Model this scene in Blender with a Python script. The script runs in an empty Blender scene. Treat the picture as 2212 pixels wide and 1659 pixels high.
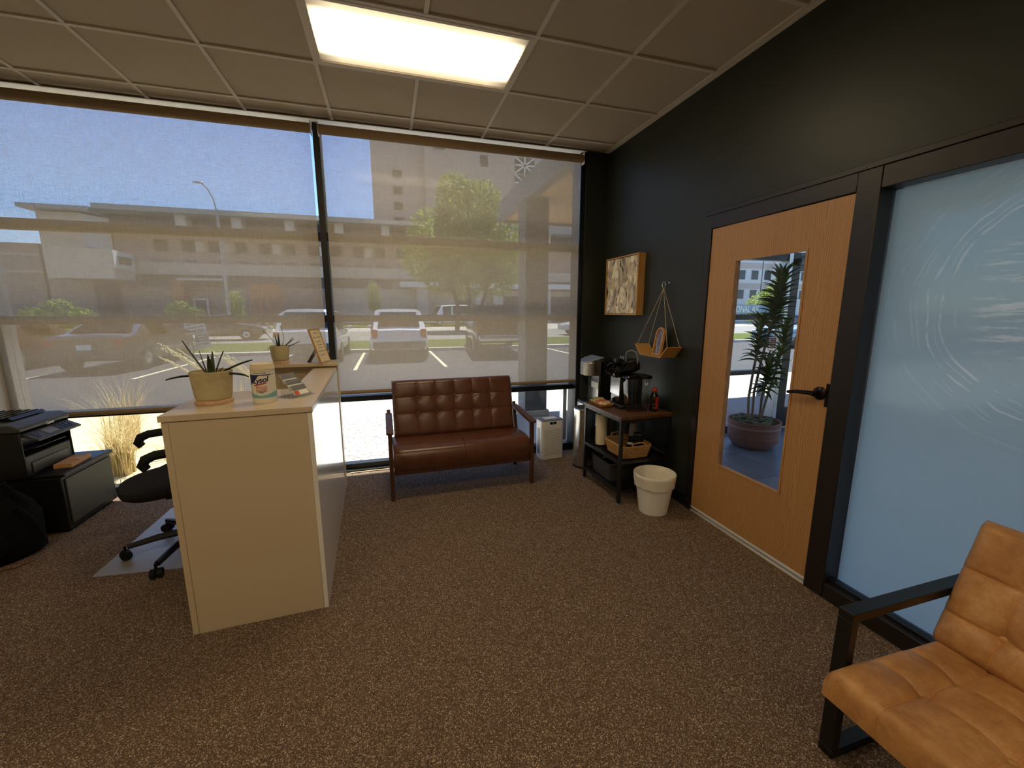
import bpy, bmesh, math, random
from mathutils import Vector, Matrix
PI = math.pi
S = bpy.context.scene
COL = S.collection

# ------------------------------------------------------------------ camera
CAM = Vector((0, 0, 1.485))
yaw, pitch, roll = 0.289658226, -0.175512235, -0.000977502
f_ = Vector((math.sin(yaw)*math.cos(pitch), math.cos(yaw)*math.cos(pitch), math.sin(pitch)))
r_ = Vector((math.cos(yaw), -math.sin(yaw), 0)); u_ = r_.cross(f_)
r2 = r_*math.cos(roll) + u_*math.sin(roll); u2 = u_*math.cos(roll) - r_*math.sin(roll)
cd = bpy.data.cameras.new('camera'); co = bpy.data.objects.new('camera', cd); COL.objects.link(co)
cd.sensor_fit = 'HORIZONTAL'; cd.sensor_width = 36; cd.lens = 890.369/2212*36
cd.clip_start = 0.05; cd.clip_end = 500
mw = Matrix((r2, u2, -f_)).transposed().to_4x4(); mw.translation = CAM
co.matrix_world = mw; S.camera = co

# ------------------------------------------------------------------ view
S.view_settings.view_transform = 'Standard'; S.view_settings.look = 'None'
S.view_settings.exposure = 0.25; S.view_settings.gamma = 1.0; S.view_settings.use_curve_mapping = False

# ------------------------------------------------------------------ sky and sun
SUN = Vector((0.20, 0.40, 0.90)).normalized()
W = bpy.data.worlds.new('world'); S.world = W; W.use_nodes = True
wn = W.node_tree.nodes; wl = W.node_tree.links
sky = wn.new('ShaderNodeTexSky'); sky.sky_type = 'NISHITA'; sky.sun_disc = False
sky.sun_elevation = math.asin(SUN.z); sky.sun_rotation = math.atan2(SUN.x, SUN.y)
sky.air_density = 1.15; sky.dust_density = 0.1; sky.ozone_density = 5.0
bg = wn['Background']; bg.inputs['Strength'].default_value = 0.215
tint = wn.new('ShaderNodeMix'); tint.data_type = 'RGBA'; tint.blend_type = 'MULTIPLY'; tint.inputs[0].default_value = 1.0; tint.inputs[7].default_value = (.82, .88, 1.06, 1)
wl.new(sky.outputs[0], tint.inputs[6]); wl.new(tint.outputs[2], bg.inputs['Color'])
sd = bpy.data.lights.new('sun', 'SUN'); sd.energy = 10.5; sd.angle = 0.009; sd.color = (1, .95, .86)
so = bpy.data.objects.new('sun', sd); COL.objects.link(so)
so.rotation_euler = SUN.to_track_quat('Z', 'Y').to_euler(); so.location = (0, 20, 40)
LAMP_STRENGTH = 13.5
LAMP_COLOR = (1.0, .79, .49)

# ------------------------------------------------------------------ materials
def lin(c):
    return tuple(((v/255/12.92) if v/255 <= .04045 else ((v/255+.055)/1.055)**2.4) for v in c) + (1,)
MATS = {}
class NT:
    def __init__(s, m): s.t = m.node_tree; s.n = s.t.nodes; s.l = s.t.links
    def new(s, k, **kw):
        o = s.n.new(k)
        for a, b in kw.items():
            if hasattr(o, a): setattr(o, a, b)
            else: o.inputs[a].default_value = b
        return o
    def link(s, a, b): s.l.new(a, b)
    def coord(s, scale=(1,1,1), kind='Object', rot=(0,0,0)):
        c = s.new('ShaderNodeTexCoord'); m = s.new('ShaderNodeMapping')
        m.inputs['Scale'].default_value = scale; m.inputs['Rotation'].default_value = rot
        s.link(c.outputs[kind], m.inputs['Vector']); return m.outputs[0]
    def noise(s, vec, scale, detail=2, rough=.5, dist=0):
        n = s.new('ShaderNodeTexNoise'); n.inputs['Scale'].default_value = scale
        n.inputs['Detail'].default_value = detail; n.inputs['Roughness'].default_value = rough
        n.inputs['Distortion'].default_value = dist
        if vec is not None: s.link(vec, n.inputs['Vector'])
        return n.outputs['Fac']
    def ramp(s, fac, stops, interp='LINEAR'):
        r = s.new('ShaderNodeValToRGB'); r.color_ramp.interpolation = interp
        e = r.color_ramp.elements
        while len(e) < len(stops): e.new(.5)
        for i, (p, c) in enumerate(stops): e[i].position = p; e[i].color = c
        s.link(fac, r.inputs[0]); return r.outputs[0]
    def mix(s, fac, a, b, blend='MIX'):
        m = s.new('ShaderNodeMix', data_type='RGBA', blend_type=blend)
        for k, v in ((0, fac), (6, a), (7, b)):
            if hasattr(v, 'is_linked'): s.link(v, m.inputs[k])
            else: m.inputs[k].default_value = v
        return m.outputs[2]
    def math(s, op, a, b=0.0, c=0.0):
        m = s.new('ShaderNodeMath', operation=op)
        for k, v in enumerate((a, b, c)):
            if hasattr(v, 'is_linked'): s.link(v, m.inputs[k])
            else: m.inputs[k].default_value = v
        return m.outputs[0]
    def bump(s, h, strength=.3, dist=.01):
        b = s.new('ShaderNodeBump'); b.inputs['Strength'].default_value = strength
        b.inputs['Distance'].default_value = dist; s.link(h, b.inputs['Height'])
        s.link(b.outputs[0], s.P.inputs['Normal'])
def mat(name, col=(128,128,128), rough=.5, metal=0.0, spec=.5, var=0.0, vscale=20, bump=0.0, bscale=200, coat=0.0, trans=0.0, bdist=.002):
    m = bpy.data.materials.new(name); m.use_nodes = True; t = NT(m); t.P = t.n['Principled BSDF']
    P = t.P; P.inputs['Base Color'].default_value = lin(col); P.inputs['Roughness'].default_value = rough
    P.inputs['Metallic'].default_value = metal; P.inputs['Specular IOR Level'].default_value = spec
    P.inputs['Coat Weight'].default_value = coat; P.inputs['Transmission Weight'].default_value = trans
    if var:
        n = t.noise(t.coord(), vscale, 4, .6)
        c = lin(col); a = tuple(max(0, v*(1-var)) for v in c[:3])+(1,); b = tuple(min(1, v*(1+var)) for v in c[:3])+(1,)
        t.link(t.ramp(n, [(.3, a), (.7, b)]), P.inputs['Base Color'])
    if bump: t.bump(t.noise(t.coord(), bscale, 3, .6), bump, bdist)
    MATS[name] = m; return m
def thin(name, tint=(.93,.95,.94), gloss=.06, rough=.02):
    m = bpy.data.materials.new(name); m.use_nodes = True; t = NT(m); t.n.remove(t.n['Principled BSDF'])
    tr = t.new('ShaderNodeBsdfTransparent'); tr.inputs[0].default_value = (*tint, 1)
    gl = t.new('ShaderNodeBsdfGlossy'); gl.inputs['Roughness'].default_value = rough
    lw = t.new('ShaderNodeLayerWeight'); lw.inputs['Blend'].default_value = .5
    mx = t.new('ShaderNodeMixShader')
    t.link(t.math('MULTIPLY_ADD', t.math('POWER', lw.outputs['Facing'], 5.0), .6, gloss*.5), mx.inputs[0])
    t.link(tr.outputs[0], mx.inputs[1]); t.link(gl.outputs[0], mx.inputs[2])
    t.link(mx.outputs[0], t.n['Material Output'].inputs[0]); MATS[name] = m; return m

# carpet
m = mat('carpet', rough=.95, spec=.1); t = NT(m); t.P = t.n['Principled BSDF']
c = t.coord(); n1 = t.noise(c, 300, 2, .7); n2 = t.noise(c, 2.5, 3, .5)
vor = t.new('ShaderNodeTexVoronoi'); vor.inputs['Scale'].default_value = 310; t.link(c, vor.inputs['Vector'])
sp = t.new('ShaderNodeSeparateColor'); t.link(vor.outputs['Color'], sp.inputs[0])
base = t.ramp(sp.outputs[0], [(.0, lin((54,41,32))), (.34, lin((76,60,48))), (.60, lin((108,88,71))), (.80, lin((144,122,102))), (.90, lin((168,146,126))), (.97, lin((226,208,188)))])
fl = t.ramp(n1, [(.40, lin((70,54,44))), (.60, lin((150,128,110)))])
c3 = t.mix(.35, base, fl)
t.link(c3, t.P.inputs['Base Color']); t.bump(n1, .6, .004)
# oak
def oak(name, a, b, sc=1.0, fig=False):
    m = mat(name, rough=.38, spec=.45); t = NT(m); t.P = t.n['Principled BSDF']
    c = t.coord((1, 1, .10)); big = t.noise(c, 5*sc, 1, .4)
    if fig:
        q = t.new('ShaderNodeTexCoord'); sx = t.new('ShaderNodeSeparateXYZ'); t.link(q.outputs['Object'], sx.inputs[0])
        dy = t.math('ABSOLUTE', t.math('SUBTRACT', t.math('FRACT', t.math('DIVIDE', t.math('ADD', sx.outputs[1], .02), .30)), .5))
        wob = t.noise(t.coord((1, 1, .5)), 5, 3, .5)
        fz = t.math('SUBTRACT', t.math('MULTIPLY', sx.outputs[2], 4.0), t.math('MULTIPLY', t.math('POWER', dy, 1.15), 34.0))
        ring = t.math('FRACT', t.math('ADD', t.math('ADD', fz, t.math('MULTIPLY', wob, 7.0)), t.math('MULTIPLY', big, 6.0)))
    else: ring = t.math('FRACT', t.math('MULTIPLY', big, 22.0))
    tri = t.math('ABSOLUTE', t.math('SUBTRACT', ring, .5))
    fine = t.noise(t.coord((1, 1, .012)), 260*sc, 3, .7)
    k = t.math('ADD', t.math('MULTIPLY', tri, .75), t.math('MULTIPLY', fine, .75))
    t.link(t.ramp(k, [(.25, lin(a)), (.5, lin(tuple((p+q)/2 for p, q in zip(a, b)))), (.72, lin(b))]), t.P.inputs['Base Color'])
    return m
oak('oak_veneer', (160,114,68), (192,148,98), 1.0, True)
oak('light_wood', (176,126,66), (208,162,96), 3)
oak('dark_walnut', (62,38,26), (92,58,38), 2)
# rustic shelf top
oak('rustic_brown', (58,36,22), (112,76,46), 1.5)
# ceiling tile
m = mat('ceiling_tile', (196,184,164), .9, spec=.1); t = NT(m); t.P = t.n['Principled BSDF']
c = t.coord(); n1 = t.noise(c, 330, 3, .7); n2 = t.noise(c, 90, 2, .5)
t.link(t.ramp(n1, [(.36, lin((130,116,98))), (.44, lin((188,174,152))), (.8, lin((198,186,166)))]), t.P.inputs['Base Color']); t.bump(n1, .5, .004)
mat('ceiling_grid', (206,196,178), .5, spec=.3)
mat('dark_paint', (40,44,38), .42, spec=.4, bump=.06, bscale=120)
mat('black_metal', (20,20,20), .38, spec=.5)
mat('frame_bronze', (34,28,26), .4, spec=.5)
mat('black_plastic', (16,16,17), .45, spec=.5, bump=.05, bscale=600)
mat('black_gloss', (8,8,9), .12, spec=.5)
mat('black_rubber', (18,18,19), .7, spec=.3)
mat('charcoal_fabric', (30,29,30), .9, spec=.2, bump=.3, bscale=700)
mat('black_fabric', (16,15,15), .95, spec=.15, bump=.4, bscale=400)
m = mat('laminate', (205,188,160), .30, spec=.5); t = NT(m); t.P = t.n['Principled BSDF']
t.link(t.ramp(t.noise(t.coord(), 420, 2, .6), [(.35, lin((194,175,146))), (.65, lin((210,193,165)))]), t.P.inputs['Base Color'])
m = mat('laminate_side', (232,228,220), .16, spec=.6)
mat('laminate_edge', (196,172,128), .45)
mat('white_plastic', (236,234,230), .35)
mat('white_matte', (228,226,222), .7)
mat('grey_plastic', (120,122,126), .4)
mat('dark_grey_plastic', (64,66,68), .4)
mat('cabinet_grey', (66,66,60), .5)
mat('mid_grey_panel', (150,150,140), .5)
m = mat('steel', (196,194,190), .25, metal=1.0); t = NT(m); t.P = t.n['Principled BSDF']
t.link(t.ramp(t.noise(t.coord((40,40,1)), 6, 2, .5), [(.3, (.2,.2,.2,1)), (.7, (.28,.28,.28,1))]), t.P.inputs['Roughness'])
mat('chrome', (220,220,220), .08, metal=1.0)
mat('dark_bronze', (34,30,28), .32, metal=.7)
mat('aluminium', (205,208,210), .35, metal=.9)
m = mat('brown_leather', (94,56,40), .26, spec=.5, var=.16, vscale=9, coat=.0); t = NT(m); t.P = t.n['Principled BSDF']; t.bump(t.noise(t.coord(), 420, 3, .6), .12, .002)
m = mat('tan_leather', (176,114,56), .40, spec=.45); t = NT(m); t.P = t.n['Principled BSDF']
c = t.coord(); n = t.noise(c, 7, 5, .65); n3 = t.noise(c, 45, 4, .7)
k = t.math('ADD', t.math('MULTIPLY', n, .7), t.math('MULTIPLY', n3, .3))
t.link(t.ramp(k, [(.34, lin((154,106,60))), (.52, lin((180,130,78))), (.68, lin((204,158,106)))]), t.P.inputs['Base Color']); t.bump(t.noise(c, 500, 3, .6), .12, .002)
mat('seam_thread', (196,136,82), .6)
mat('dark_seam', (48,24,18), .5)
m = mat('rattan', (178,138,88), .7, spec=.2, var=.35, vscale=90)
mat('wicker_rim', (192,154,104), .65, spec=.2, var=.25, vscale=60)
m = mat('stoneware', (190,176,138), .55, spec=.35, var=.08, vscale=30)
mat('saucer_clay', (206,168,136), .6, var=.08)
mat('soil', (60,44,32), 1.0, var=.4, vscale=120)
mat('aloe_leaf', (58,74,40), .45, spec=.4, var=.2, vscale=30)
mat('aloe_dark', (44,58,34), .45, spec=.4, var=.2, vscale=30)
mat('cane', (150,132,112), .8, var=.25, vscale=40)
mat('moss', (128,140,112), 1.0, var=.35, vscale=60)
mat('terracotta', (158,118,104), .75, var=.1, vscale=14)
mat('terracotta_light', (184,150,136), .75)
mat('white_paper', (238,234,226), .8)
mat('cream_paper', (226,210,176), .8)
mat('kraft', (196,152,106), .8)
mat('ink', (28,24,22), .8)
mat('navy', (26,34,84), .5)
mat('red_ink', (190,40,40), .5)
mat('orange_ink', (214,96,60), .5)
mat('wave_teal', (128,178,186), .5)
mat('label_cream', (236,232,214), .5)
mat('card_grey', (120,120,126), .6, var=.2, vscale=300)
mat('bag_white', (232,226,212), .45, bump=.5, bscale=22, bdist=.01)
mat('towel', (232,220,196), .9, bump=.4, bscale=160)
mat('slate_card', (100,116,134), .6)
mat('orange_cap', (226,78,52), .4)
mat('red_label', (200,56,44), .45)
mat('cola', (34,16,12), .1, spec=.6, trans=.0)
mat('twine', (196,176,138), .9)
mat('snack_a', (196,128,92), .5, var=.3, vscale=60); mat('snack_b', (156,160,66), .45, var=.3, vscale=60)
mat('snack_c', (214,178,140), .5, var=.25, vscale=60); mat('snack_d', (176,90,70), .5, var=.25, vscale=60)
mat('display_blue', (150,170,206), .2)
mat('shade_aluminium', (150,128,96), .5)
mat('cord_red', (92,34,26), .5)
mat('threshold', (214,206,190), .4, metal=.3)
mat('rubber_base', (14,14,15), .5)
mat('mat_grey', (150,148,148), .35, spec=.5)
# chair mat vinyl, translucent glass, water
thin('window_glass', (.95,.97,.97), .05); thin('clear_glass', (.985,.99,.99), .04); thin('acrylic', (.93,.94,.93), .10); thin('water', (.86,.86,.82), .05)
thin('car_glass', (.10,.11,.12), .12)
thin('shade_pocket_glass', (.93,.95,.95), .04)
# roller shade mesh
m = bpy.data.materials.new('shade_mesh'); m.use_nodes = True; t = NT(m); t.n.remove(t.n['Principled BSDF'])
c1 = t.coord((150, 1, 10)); c2 = t.coord((10, 1, 150)); c3 = t.coord((130,1,130))
nv = t.noise(c1, 1, 2, .6); nh = t.noise(c2, 1, 2, .6); nn = t.noise(c3, 1, 1, .5)
k = t.math('ADD', t.math('ADD', t.math('MULTIPLY', nv, .34), t.math('MULTIPLY', nh, .34)), t.math('MULTIPLY', nn, .32))
op = t.new('ShaderNodeMapRange'); op.inputs['From Min'].default_value = .36; op.inputs['From Max'].default_value = .64
op.inputs['To Min'].default_value = .22; op.inputs['To Max'].default_value = .46; t.link(k, op.inputs['Value'])
tr = t.new('ShaderNodeBsdfTransparent'); df = t.new('ShaderNodeBsdfDiffuse'); tl = t.new('ShaderNodeBsdfTranslucent')
df.inputs[0].default_value = lin((204,182,146)); tl.inputs[0].default_value = lin((218,200,170))
a1 = t.new('ShaderNodeMixShader'); a1.inputs[0].default_value = .52; t.link(df.outputs[0], a1.inputs[1]); t.link(tl.outputs[0], a1.inputs[2])
a2 = t.new('ShaderNodeMixShader'); t.link(op.outputs[0], a2.inputs[0]); t.link(a1.outputs[0], a2.inputs[1]); t.link(tr.outputs[0], a2.inputs[2])
t.link(a2.outputs[0], t.n['Material Output'].inputs[0]); MATS['shade_mesh'] = m
mat('shade_fabric', (150,128,98), .85, spec=.2, bump=.2, bscale=500)
# frosted film with wipe marks (a stain with its own shape)
m = bpy.data.materials.new('frosted_film'); m.use_nodes = True; t = NT(m); t.n.remove(t.n['Principled BSDF'])
tc = t.new('ShaderNodeTexCoord'); sx = t.new('ShaderNodeSeparateXYZ'); t.link(tc.outputs['Object'], sx.inputs[0])
yy, zz = sx.outputs[1], sx.outputs[2]          # object origin sits at the middle of the rubbed patch
warp = t.noise(t.coord((1,3,3)), 2.0, 2, .5)
d = t.math('SQRT', t.math('ADD', t.math('POWER', t.math('ADD', yy, .12), 2), t.math('POWER', zz, 2)))
dw = t.math('ADD', d, t.math('MULTIPLY', warp, .05))
rn = t.new('ShaderNodeTexNoise'); rn.noise_dimensions = '1D'; rn.inputs['Scale'].default_value = 60; rn.inputs['Detail'].default_value = 2
t.link(dw, rn.inputs['W'])
arcs = t.ramp(rn.outputs['Fac'], [(.56, (0,0,0,1)), (.72, (1,1,1,1))])
band = t.ramp(d, [(.30, (0,0,0,1)), (.37, (1,1,1,1)), (.52, (.6,.6,.6,1)), (.60, (0,0,0,1))])
patchy = t.ramp(t.noise(t.coord((1,2,2)), 5, 2, .6), [(.42, (0,0,0,1)), (.6, (1,1,1,1))])
m1 = t.math('MULTIPLY', t.math('MULTIPLY', arcs, band), patchy)
st = t.noise(t.coord((1, 3.0, 26)), 1.6, 4, .7)
streak = t.ramp(st, [(.50, (0,0,0,1)), (.64, (1,1,1,1))])
left = t.ramp(t.math('ADD', yy, .5), [(.58, (1,1,1,1)), (.68, (0,0,0,1))])
vert = t.ramp(t.math('ABSOLUTE', zz), [(.14, (1,1,1,1)), (.26, (0,0,0,1))])
m2 = t.math('MULTIPLY', t.math('MULTIPLY', streak, left), vert)
mk = t.math('MINIMUM', t.math('ADD', t.math('MULTIPLY', m1, .9), t.math('MULTIPLY', m2, .9)), 1.0)
grain = t.noise(t.coord(), 160, 3, .6)
tl = t.new('ShaderNodeBsdfTranslucent'); tl.inputs[0].default_value = (.66,.79,.77,1)
tr = t.new('ShaderNodeBsdfRefraction'); tr.inputs['IOR'].default_value = 1.02; tr.inputs['Roughness'].default_value = .9; tr.inputs['Color'].default_value = (.66,.79,.77,1)
df = t.new('ShaderNodeBsdfDiffuse'); df.inputs[0].default_value = (.7,.74,.74,1)
tl2 = t.new('ShaderNodeBsdfTranslucent'); tl2.inputs[0].default_value = (1,1,1,1)
x1 = t.new('ShaderNodeMixShader'); t.link(t.math('MULTIPLY', grain, .10), x1.inputs[0]); t.link(tl.outputs[0], x1.inputs[1]); t.link(tr.outputs[0], x1.inputs[2])
x2 = t.new('ShaderNodeMixShader'); x2.inputs[0].default_value = .12; t.link(x1.outputs[0], x2.inputs[1]); t.link(df.outputs[0], x2.inputs[2])
x3 = t.new('ShaderNodeAddShader'); x4 = t.new('ShaderNodeMixShader')
t.link(t.math('MULTIPLY', mk, .6), x4.inputs[0]); t.link(x2.outputs[0], x4.inputs[1])
t.link(tl2.outputs[0], x3.inputs[0]); d2 = t.new('ShaderNodeBsdfDiffuse'); d2.inputs[0].default_value = (.5,.5,.5,1); t.link(d2.outputs[0], x3.inputs[1])
t.link(x3.outputs[0], x4.inputs[2]); t.link(x4.outputs[0], t.n['Material Output'].inputs[0]); MATS['frosted_film'] = m
# lamp diffuser: brighter over the tubes, weaker at the rim
m = bpy.data.materials.new('lamp_diffuser'); m.use_nodes = True; t = NT(m); t.n.remove(t.n['Principled BSDF'])
tc = t.new('ShaderNodeTexCoord'); sx = t.new('ShaderNodeSeparateXYZ'); t.link(tc.outputs['Object'], sx.inputs[0])
ax = t.math('SUBTRACT', .58, t.math('ABSOLUTE', sx.outputs[0])); ay = t.math('SUBTRACT', .275, t.math('ABSOLUTE', sx.outputs[1]))
ex = t.ramp(ax, [(0, (.25,.25,.25,1)), (.13, (1,1,1,1))]); ey = t.ramp(ay, [(0, (.055,.055,.055,1)), (.06, (.085,.085,.085,1)), (.20, (1,1,1,1))])
k = t.math('MULTIPLY', ex, ey)
em = t.new('ShaderNodeEmission'); em.inputs[0].default_value = (*LAMP_COLOR, 1)
t.link(t.math('MULTIPLY', k, LAMP_STRENGTH), em.inputs[1]); t.link(em.outputs[0], t.n['Material Output'].inputs[0]); MATS['lamp_diffuser'] = m
# abstract canvas
m = mat('abstract_canvas', rough=.7); t = NT(m); t.P = t.n['Principled BSDF']
c = t.coord((1, 3.2, 2.2)); a = t.noise(c, 2.6, 5, .6, 1.0); b = t.noise(t.coord((1, 9, 5)), 1.3, 3, .55, .6); e = t.noise(t.coord((1, 14, 6)), 1.5, 3, .5, .4)
c0 = t.ramp(a, [(.30, lin((104,100,98))), (.42, lin((168,154,134))), (.52, lin((220,204,176))), (.62, lin((196,180,154))), (.70, lin((120,128,140)))])
c1 = t.mix(t.ramp(b, [(.555, (0,0,0,1)), (.595, (1,1,1,1))]), c0, lin((246,238,214)))
c2 = t.mix(t.ramp(e, [(.355, (1,1,1,1)), (.385, (0,0,0,1))]), c1, lin((26,24,26)))
t.link(c2, t.P.inputs['Base Color'])
m = mat('lavender_photo', rough=.4); t = NT(m); t.P = t.n['Principled BSDF']
t.link(t.ramp(t.noise(t.coord((1, 40, 9)), 1.5, 4, .7), [(.35, lin((66,60,78))), (.5, lin((124,118,150))), (.62, lin((190,186,204))), (.72, lin((110,90,76)))]), t.P.inputs['Base Color'])
# outside
m = mat('asphalt', rough=.9, spec=.2); t = NT(m); t.P = t.n['Principled BSDF']
t.link(t.mix(t.noise(t.coord((.4,1,1)), 1.2, 4, .6), t.ramp(t.noise(t.coord(), 60, 3, .7), [(.3, lin((58,58,61))), (.7, lin((86,86,88)))]), lin((76,76,79))), t.P.inputs['Base Color'])
mat('concrete', (164,162,156), .85, var=.08, vscale=3)
mat('road', (122,121,118), .9, var=.06, vscale=1)
m = mat('lawn', (80,92,42), .95, spec=.1, var=.3, vscale=6, bump=.5, bscale=40, bdist=.02)
mat('dry_mulch', (196,180,142), .95, spec=.1, var=.35, vscale=14, bump=.6, bscale=60, bdist=.02)
mat('pebble', (226,222,214), .8, var=.08, vscale=6)
mat('gravel', (226,224,218), .9, var=.06, vscale=30)
mat('line_paint', (226,216,180), .7)
mat('kerb', (200,196,186), .8)
mat('brick_brown', (172,144,128), .85, var=.1, vscale=1.5)
mat('precast', (202,186,168), .85, var=.06, vscale=.6)
mat('precast_light', (204,196,184), .8, var=.05, vscale=.6)
mat('brick_orange', (188,110,66), .85, var=.12, vscale=3)
mat('facade_dark', (70,66,66), .5)
mat('facade_glass', (52,54,58), .4, spec=.25)
mat('facade_white', (222,222,218), .6)
mat('tower_wall', (190,172,158), .85, var=.05, vscale=.3)
mat('roof_metal', (170,168,160), .5)
mat('hotel_wall', (214,212,206), .8)
mat('canopy_fascia', (104,100,98), .5)
mat('column_grey', (88,92,96), .7, var=.1, vscale=6)
mat('cedar', (190,150,108), .6, var=.12, vscale=4)
def leafmat(name, col, tr=.5):
    m = mat(name, col, .6, spec=.25, var=.3, vscale=1.3); t = NT(m); P = t.n['Principled BSDF']
    tl = t.new('ShaderNodeBsdfTranslucent'); mx = t.new('ShaderNodeMixShader'); mx.inputs[0].default_value = tr
    src = P.inputs['Base Color'].links[0].from_socket; t.link(src, tl.inputs[0])
    t.link(P.outputs[0], mx.inputs[1]); t.link(tl.outputs[0], mx.inputs[2]); t.link(mx.outputs[0], t.n['Material Output'].inputs[0])
leafmat('tree_leaf', (150,164,72)); leafmat('tree_leaf_dark', (112,132,60))
leafmat('dracaena_leaf', (92,122,60), .3); leafmat('dracaena_light', (136,160,80), .35)
leafmat('dry_grass', (214,196,148), .4); leafmat('plume', (244,232,200), .5)
mat('bark', (96,80,66), .95, var=.3, vscale=8)
mat('car_white', (232,234,238), .18, coat=.6); mat('car_silver', (206,206,206), .25, metal=.2, coat=.6)
mat('car_charcoal', (58,56,58), .2, coat=.7); mat('car_maroon', (66,46,44), .2, coat=.7); mat('car_bronze', (72,64,56), .22, coat=.7)
mat('car_blue', (120,150,178), .2, coat=.7)
mat('tyre', (24,24,25), .85); mat('rim', (190,190,194), .25, metal=.9)
mat('tail_red', (170,30,26), .2); mat('head_clear', (230,232,236), .1)
mat('pole_metal', (150,150,148), .4, metal=.4)
mat('slate_tile', (134,142,152), .4, var=.12, vscale=3); mat('slate_tile_b', (124,132,144), .45, var=.14, vscale=4)
mat('grout', (70,74,80), .9)
mat('sign_blue', (132,152,172), .6)
mat('wall_cream', (206,198,184), .8)
mat('wall_white', (226,226,224), .8)

# ------------------------------------------------------------------ geometry helpers
class G:
    def __init__(s): s.v = []; s.f = []; s.m = []
    def face(s, pts, m=0):
        b = len(s.v); s.v += [tuple(p) for p in pts]; s.f.append(tuple(range(b, b+len(pts)))); s.m.append(m); return s
    def box(s, x0, x1, y0, y1, z0, z1, m=0):
        b = len(s.v)
        s.v += [(x0,y0,z0),(x1,y0,z0),(x1,y1,z0),(x0,y1,z0),(x0,y0,z1),(x1,y0,z1),(x1,y1,z1),(x0,y1,z1)]
        for q in ((0,3,2,1),(4,5,6,7),(0,1,5,4),(1,2,6,5),(2,3,7,6),(3,0,4,7)): s.f.append(tuple(b+i for i in q)); s.m.append(m)
        return s
    def grid(s, rows, m=0, closed=False, flip=False):
        b = len(s.v); n = len(rows[0])
        for r in rows: s.v += [tuple(p) for p in r]
        for i in range(len(rows)-1):
            for j in range(n if closed else n-1):
                k = (j+1) % n
                q = (b+i*n+j, b+i*n+k, b+(i+1)*n+k, b+(i+1)*n+j)
                s.f.append(q[::-1] if flip else q); s.m.append(m)
        return s
    def loft(s, rings, m=0, cap=True):
        b = len(s.v); n = len(rings[0]); s.grid(rings, m, True)
        if cap:
            s.f.append(tuple(b+j for j in range(n))[::-1]); s.m.append(m)
            s.f.append(tuple(b+(len(rings)-1)*n+j for j in range(n))); s.m.append(m)
        return s
    def lathe(s, prof, n=24, c=(0,0,0), m=0, axis='z', cap=True):
        rings = []
        for r, h in prof:
            ring = []
            for k in range(n):
                a = 2*PI*k/n; x, y = r*math.cos(a), r*math.sin(a)
                p = (x, y, h) if axis == 'z' else ((h, x, y) if axis == 'x' else (y, h, x))
                ring.append((c[0]+p[0], c[1]+p[1], c[2]+p[2]))
            rings.append(ring)
        return s.loft(rings, m, cap)
    def prism(s, poly, axis, a, b, m=0):
        def P(u, v, w): return {'x': (w, u, v), 'y': (u, w, v), 'z': (u, v, w)}[axis]
        r0 = [P(u, v, a) for u, v in poly]; r1 = [P(u, v, b) for u, v in poly]
        return s.loft([r0, r1], m)
    def tube(s, pts, r, n=8, m=0, closed=False):
        pts = [Vector(p) for p in pts]; rs = r if isinstance(r, (list, tuple)) else [r]*len(pts)
        rings = []; prev = None
        for i, p in enumerate(pts):
            if closed: d = pts[(i+1) % len(pts)] - pts[i-1]
            else: d = pts[min(i+1, len(pts)-1)] - pts[max(i-1, 0)]
            d.normalize()
            if prev is None: prev = d.orthogonal().normalized()
            a = (prev - d*prev.dot(d)).normalized(); prev = a; b = d.cross(a)
            rings.append([p + (a*math.cos(2*PI*k/n) + b*math.sin(2*PI*k/n))*rs[i] for k in range(n)])
        if closed: rings.append(rings[0]); return s.loft(rings, m, False)
        return s.loft(rings, m)
    def bar(s, p0, p1, w, h, up=(0,0,1), m=0):
        p0, p1 = Vector(p0), Vector(p1); d = (p1-p0).normalized(); up = Vector(up)
        a = d.cross(up).normalized(); b = a.cross(d)
        R = lambda p: [p+a*w/2*sx+b*h/2*sy for sx, sy in ((-1,-1),(1,-1),(1,1),(-1,1))]
        return s.loft([R(p0), R(p1)], m)
    def ball(s, c, r, n=10, m=0, sz=(1,1,1)):
        prof = []
        rings = []
        for i in range(n+1):
            t = PI*i/n; rr = max(math.sin(t), .001)
            rings.append([(c[0]+r*sz[0]*rr*math.cos(2*PI*k/(n*2)), c[1]+r*sz[1]*rr*math.sin(2*PI*k/(n*2)), c[2]-r*sz[2]*math.cos(t)) for k in range(n*2)])
        return s.loft(rings, m)
    def tf(s, M, start=0):
        for i in range(start, len(s.v)): s.v[i] = tuple(M @ Vector(s.v[i]))
        return s
    def add(s, o, M=None):
        b = len(s.v); s.v += [tuple(M @ Vector(p)) if M else p for p in o.v]
        s.f += [tuple(b+i for i in q) for q in o.f]; s.m += o.m; return s
    def mesh(s, name, mats, smooth=0.6):
        me = bpy.data.meshes.new(name); me.from_pydata(s.v, [], s.f)
        for x in ([mats] if isinstance(mats, str) else mats): me.materials.append(MATS[x])
        me.polygons.foreach_set('material_index', s.m)
        bm = bmesh.new(); bm.from_mesh(me); bmesh.ops.remove_doubles(bm, verts=bm.verts, dist=1e-6)
        bmesh.ops.recalc_face_normals(bm, faces=bm.faces) ; bm.to_mesh(me); bm.free()
        if smooth:
            me.polygons.foreach_set('use_smooth', [True]*len(me.polygons)); me.set_sharp_from_angle(angle=smooth)
        me.update(); return me
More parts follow.
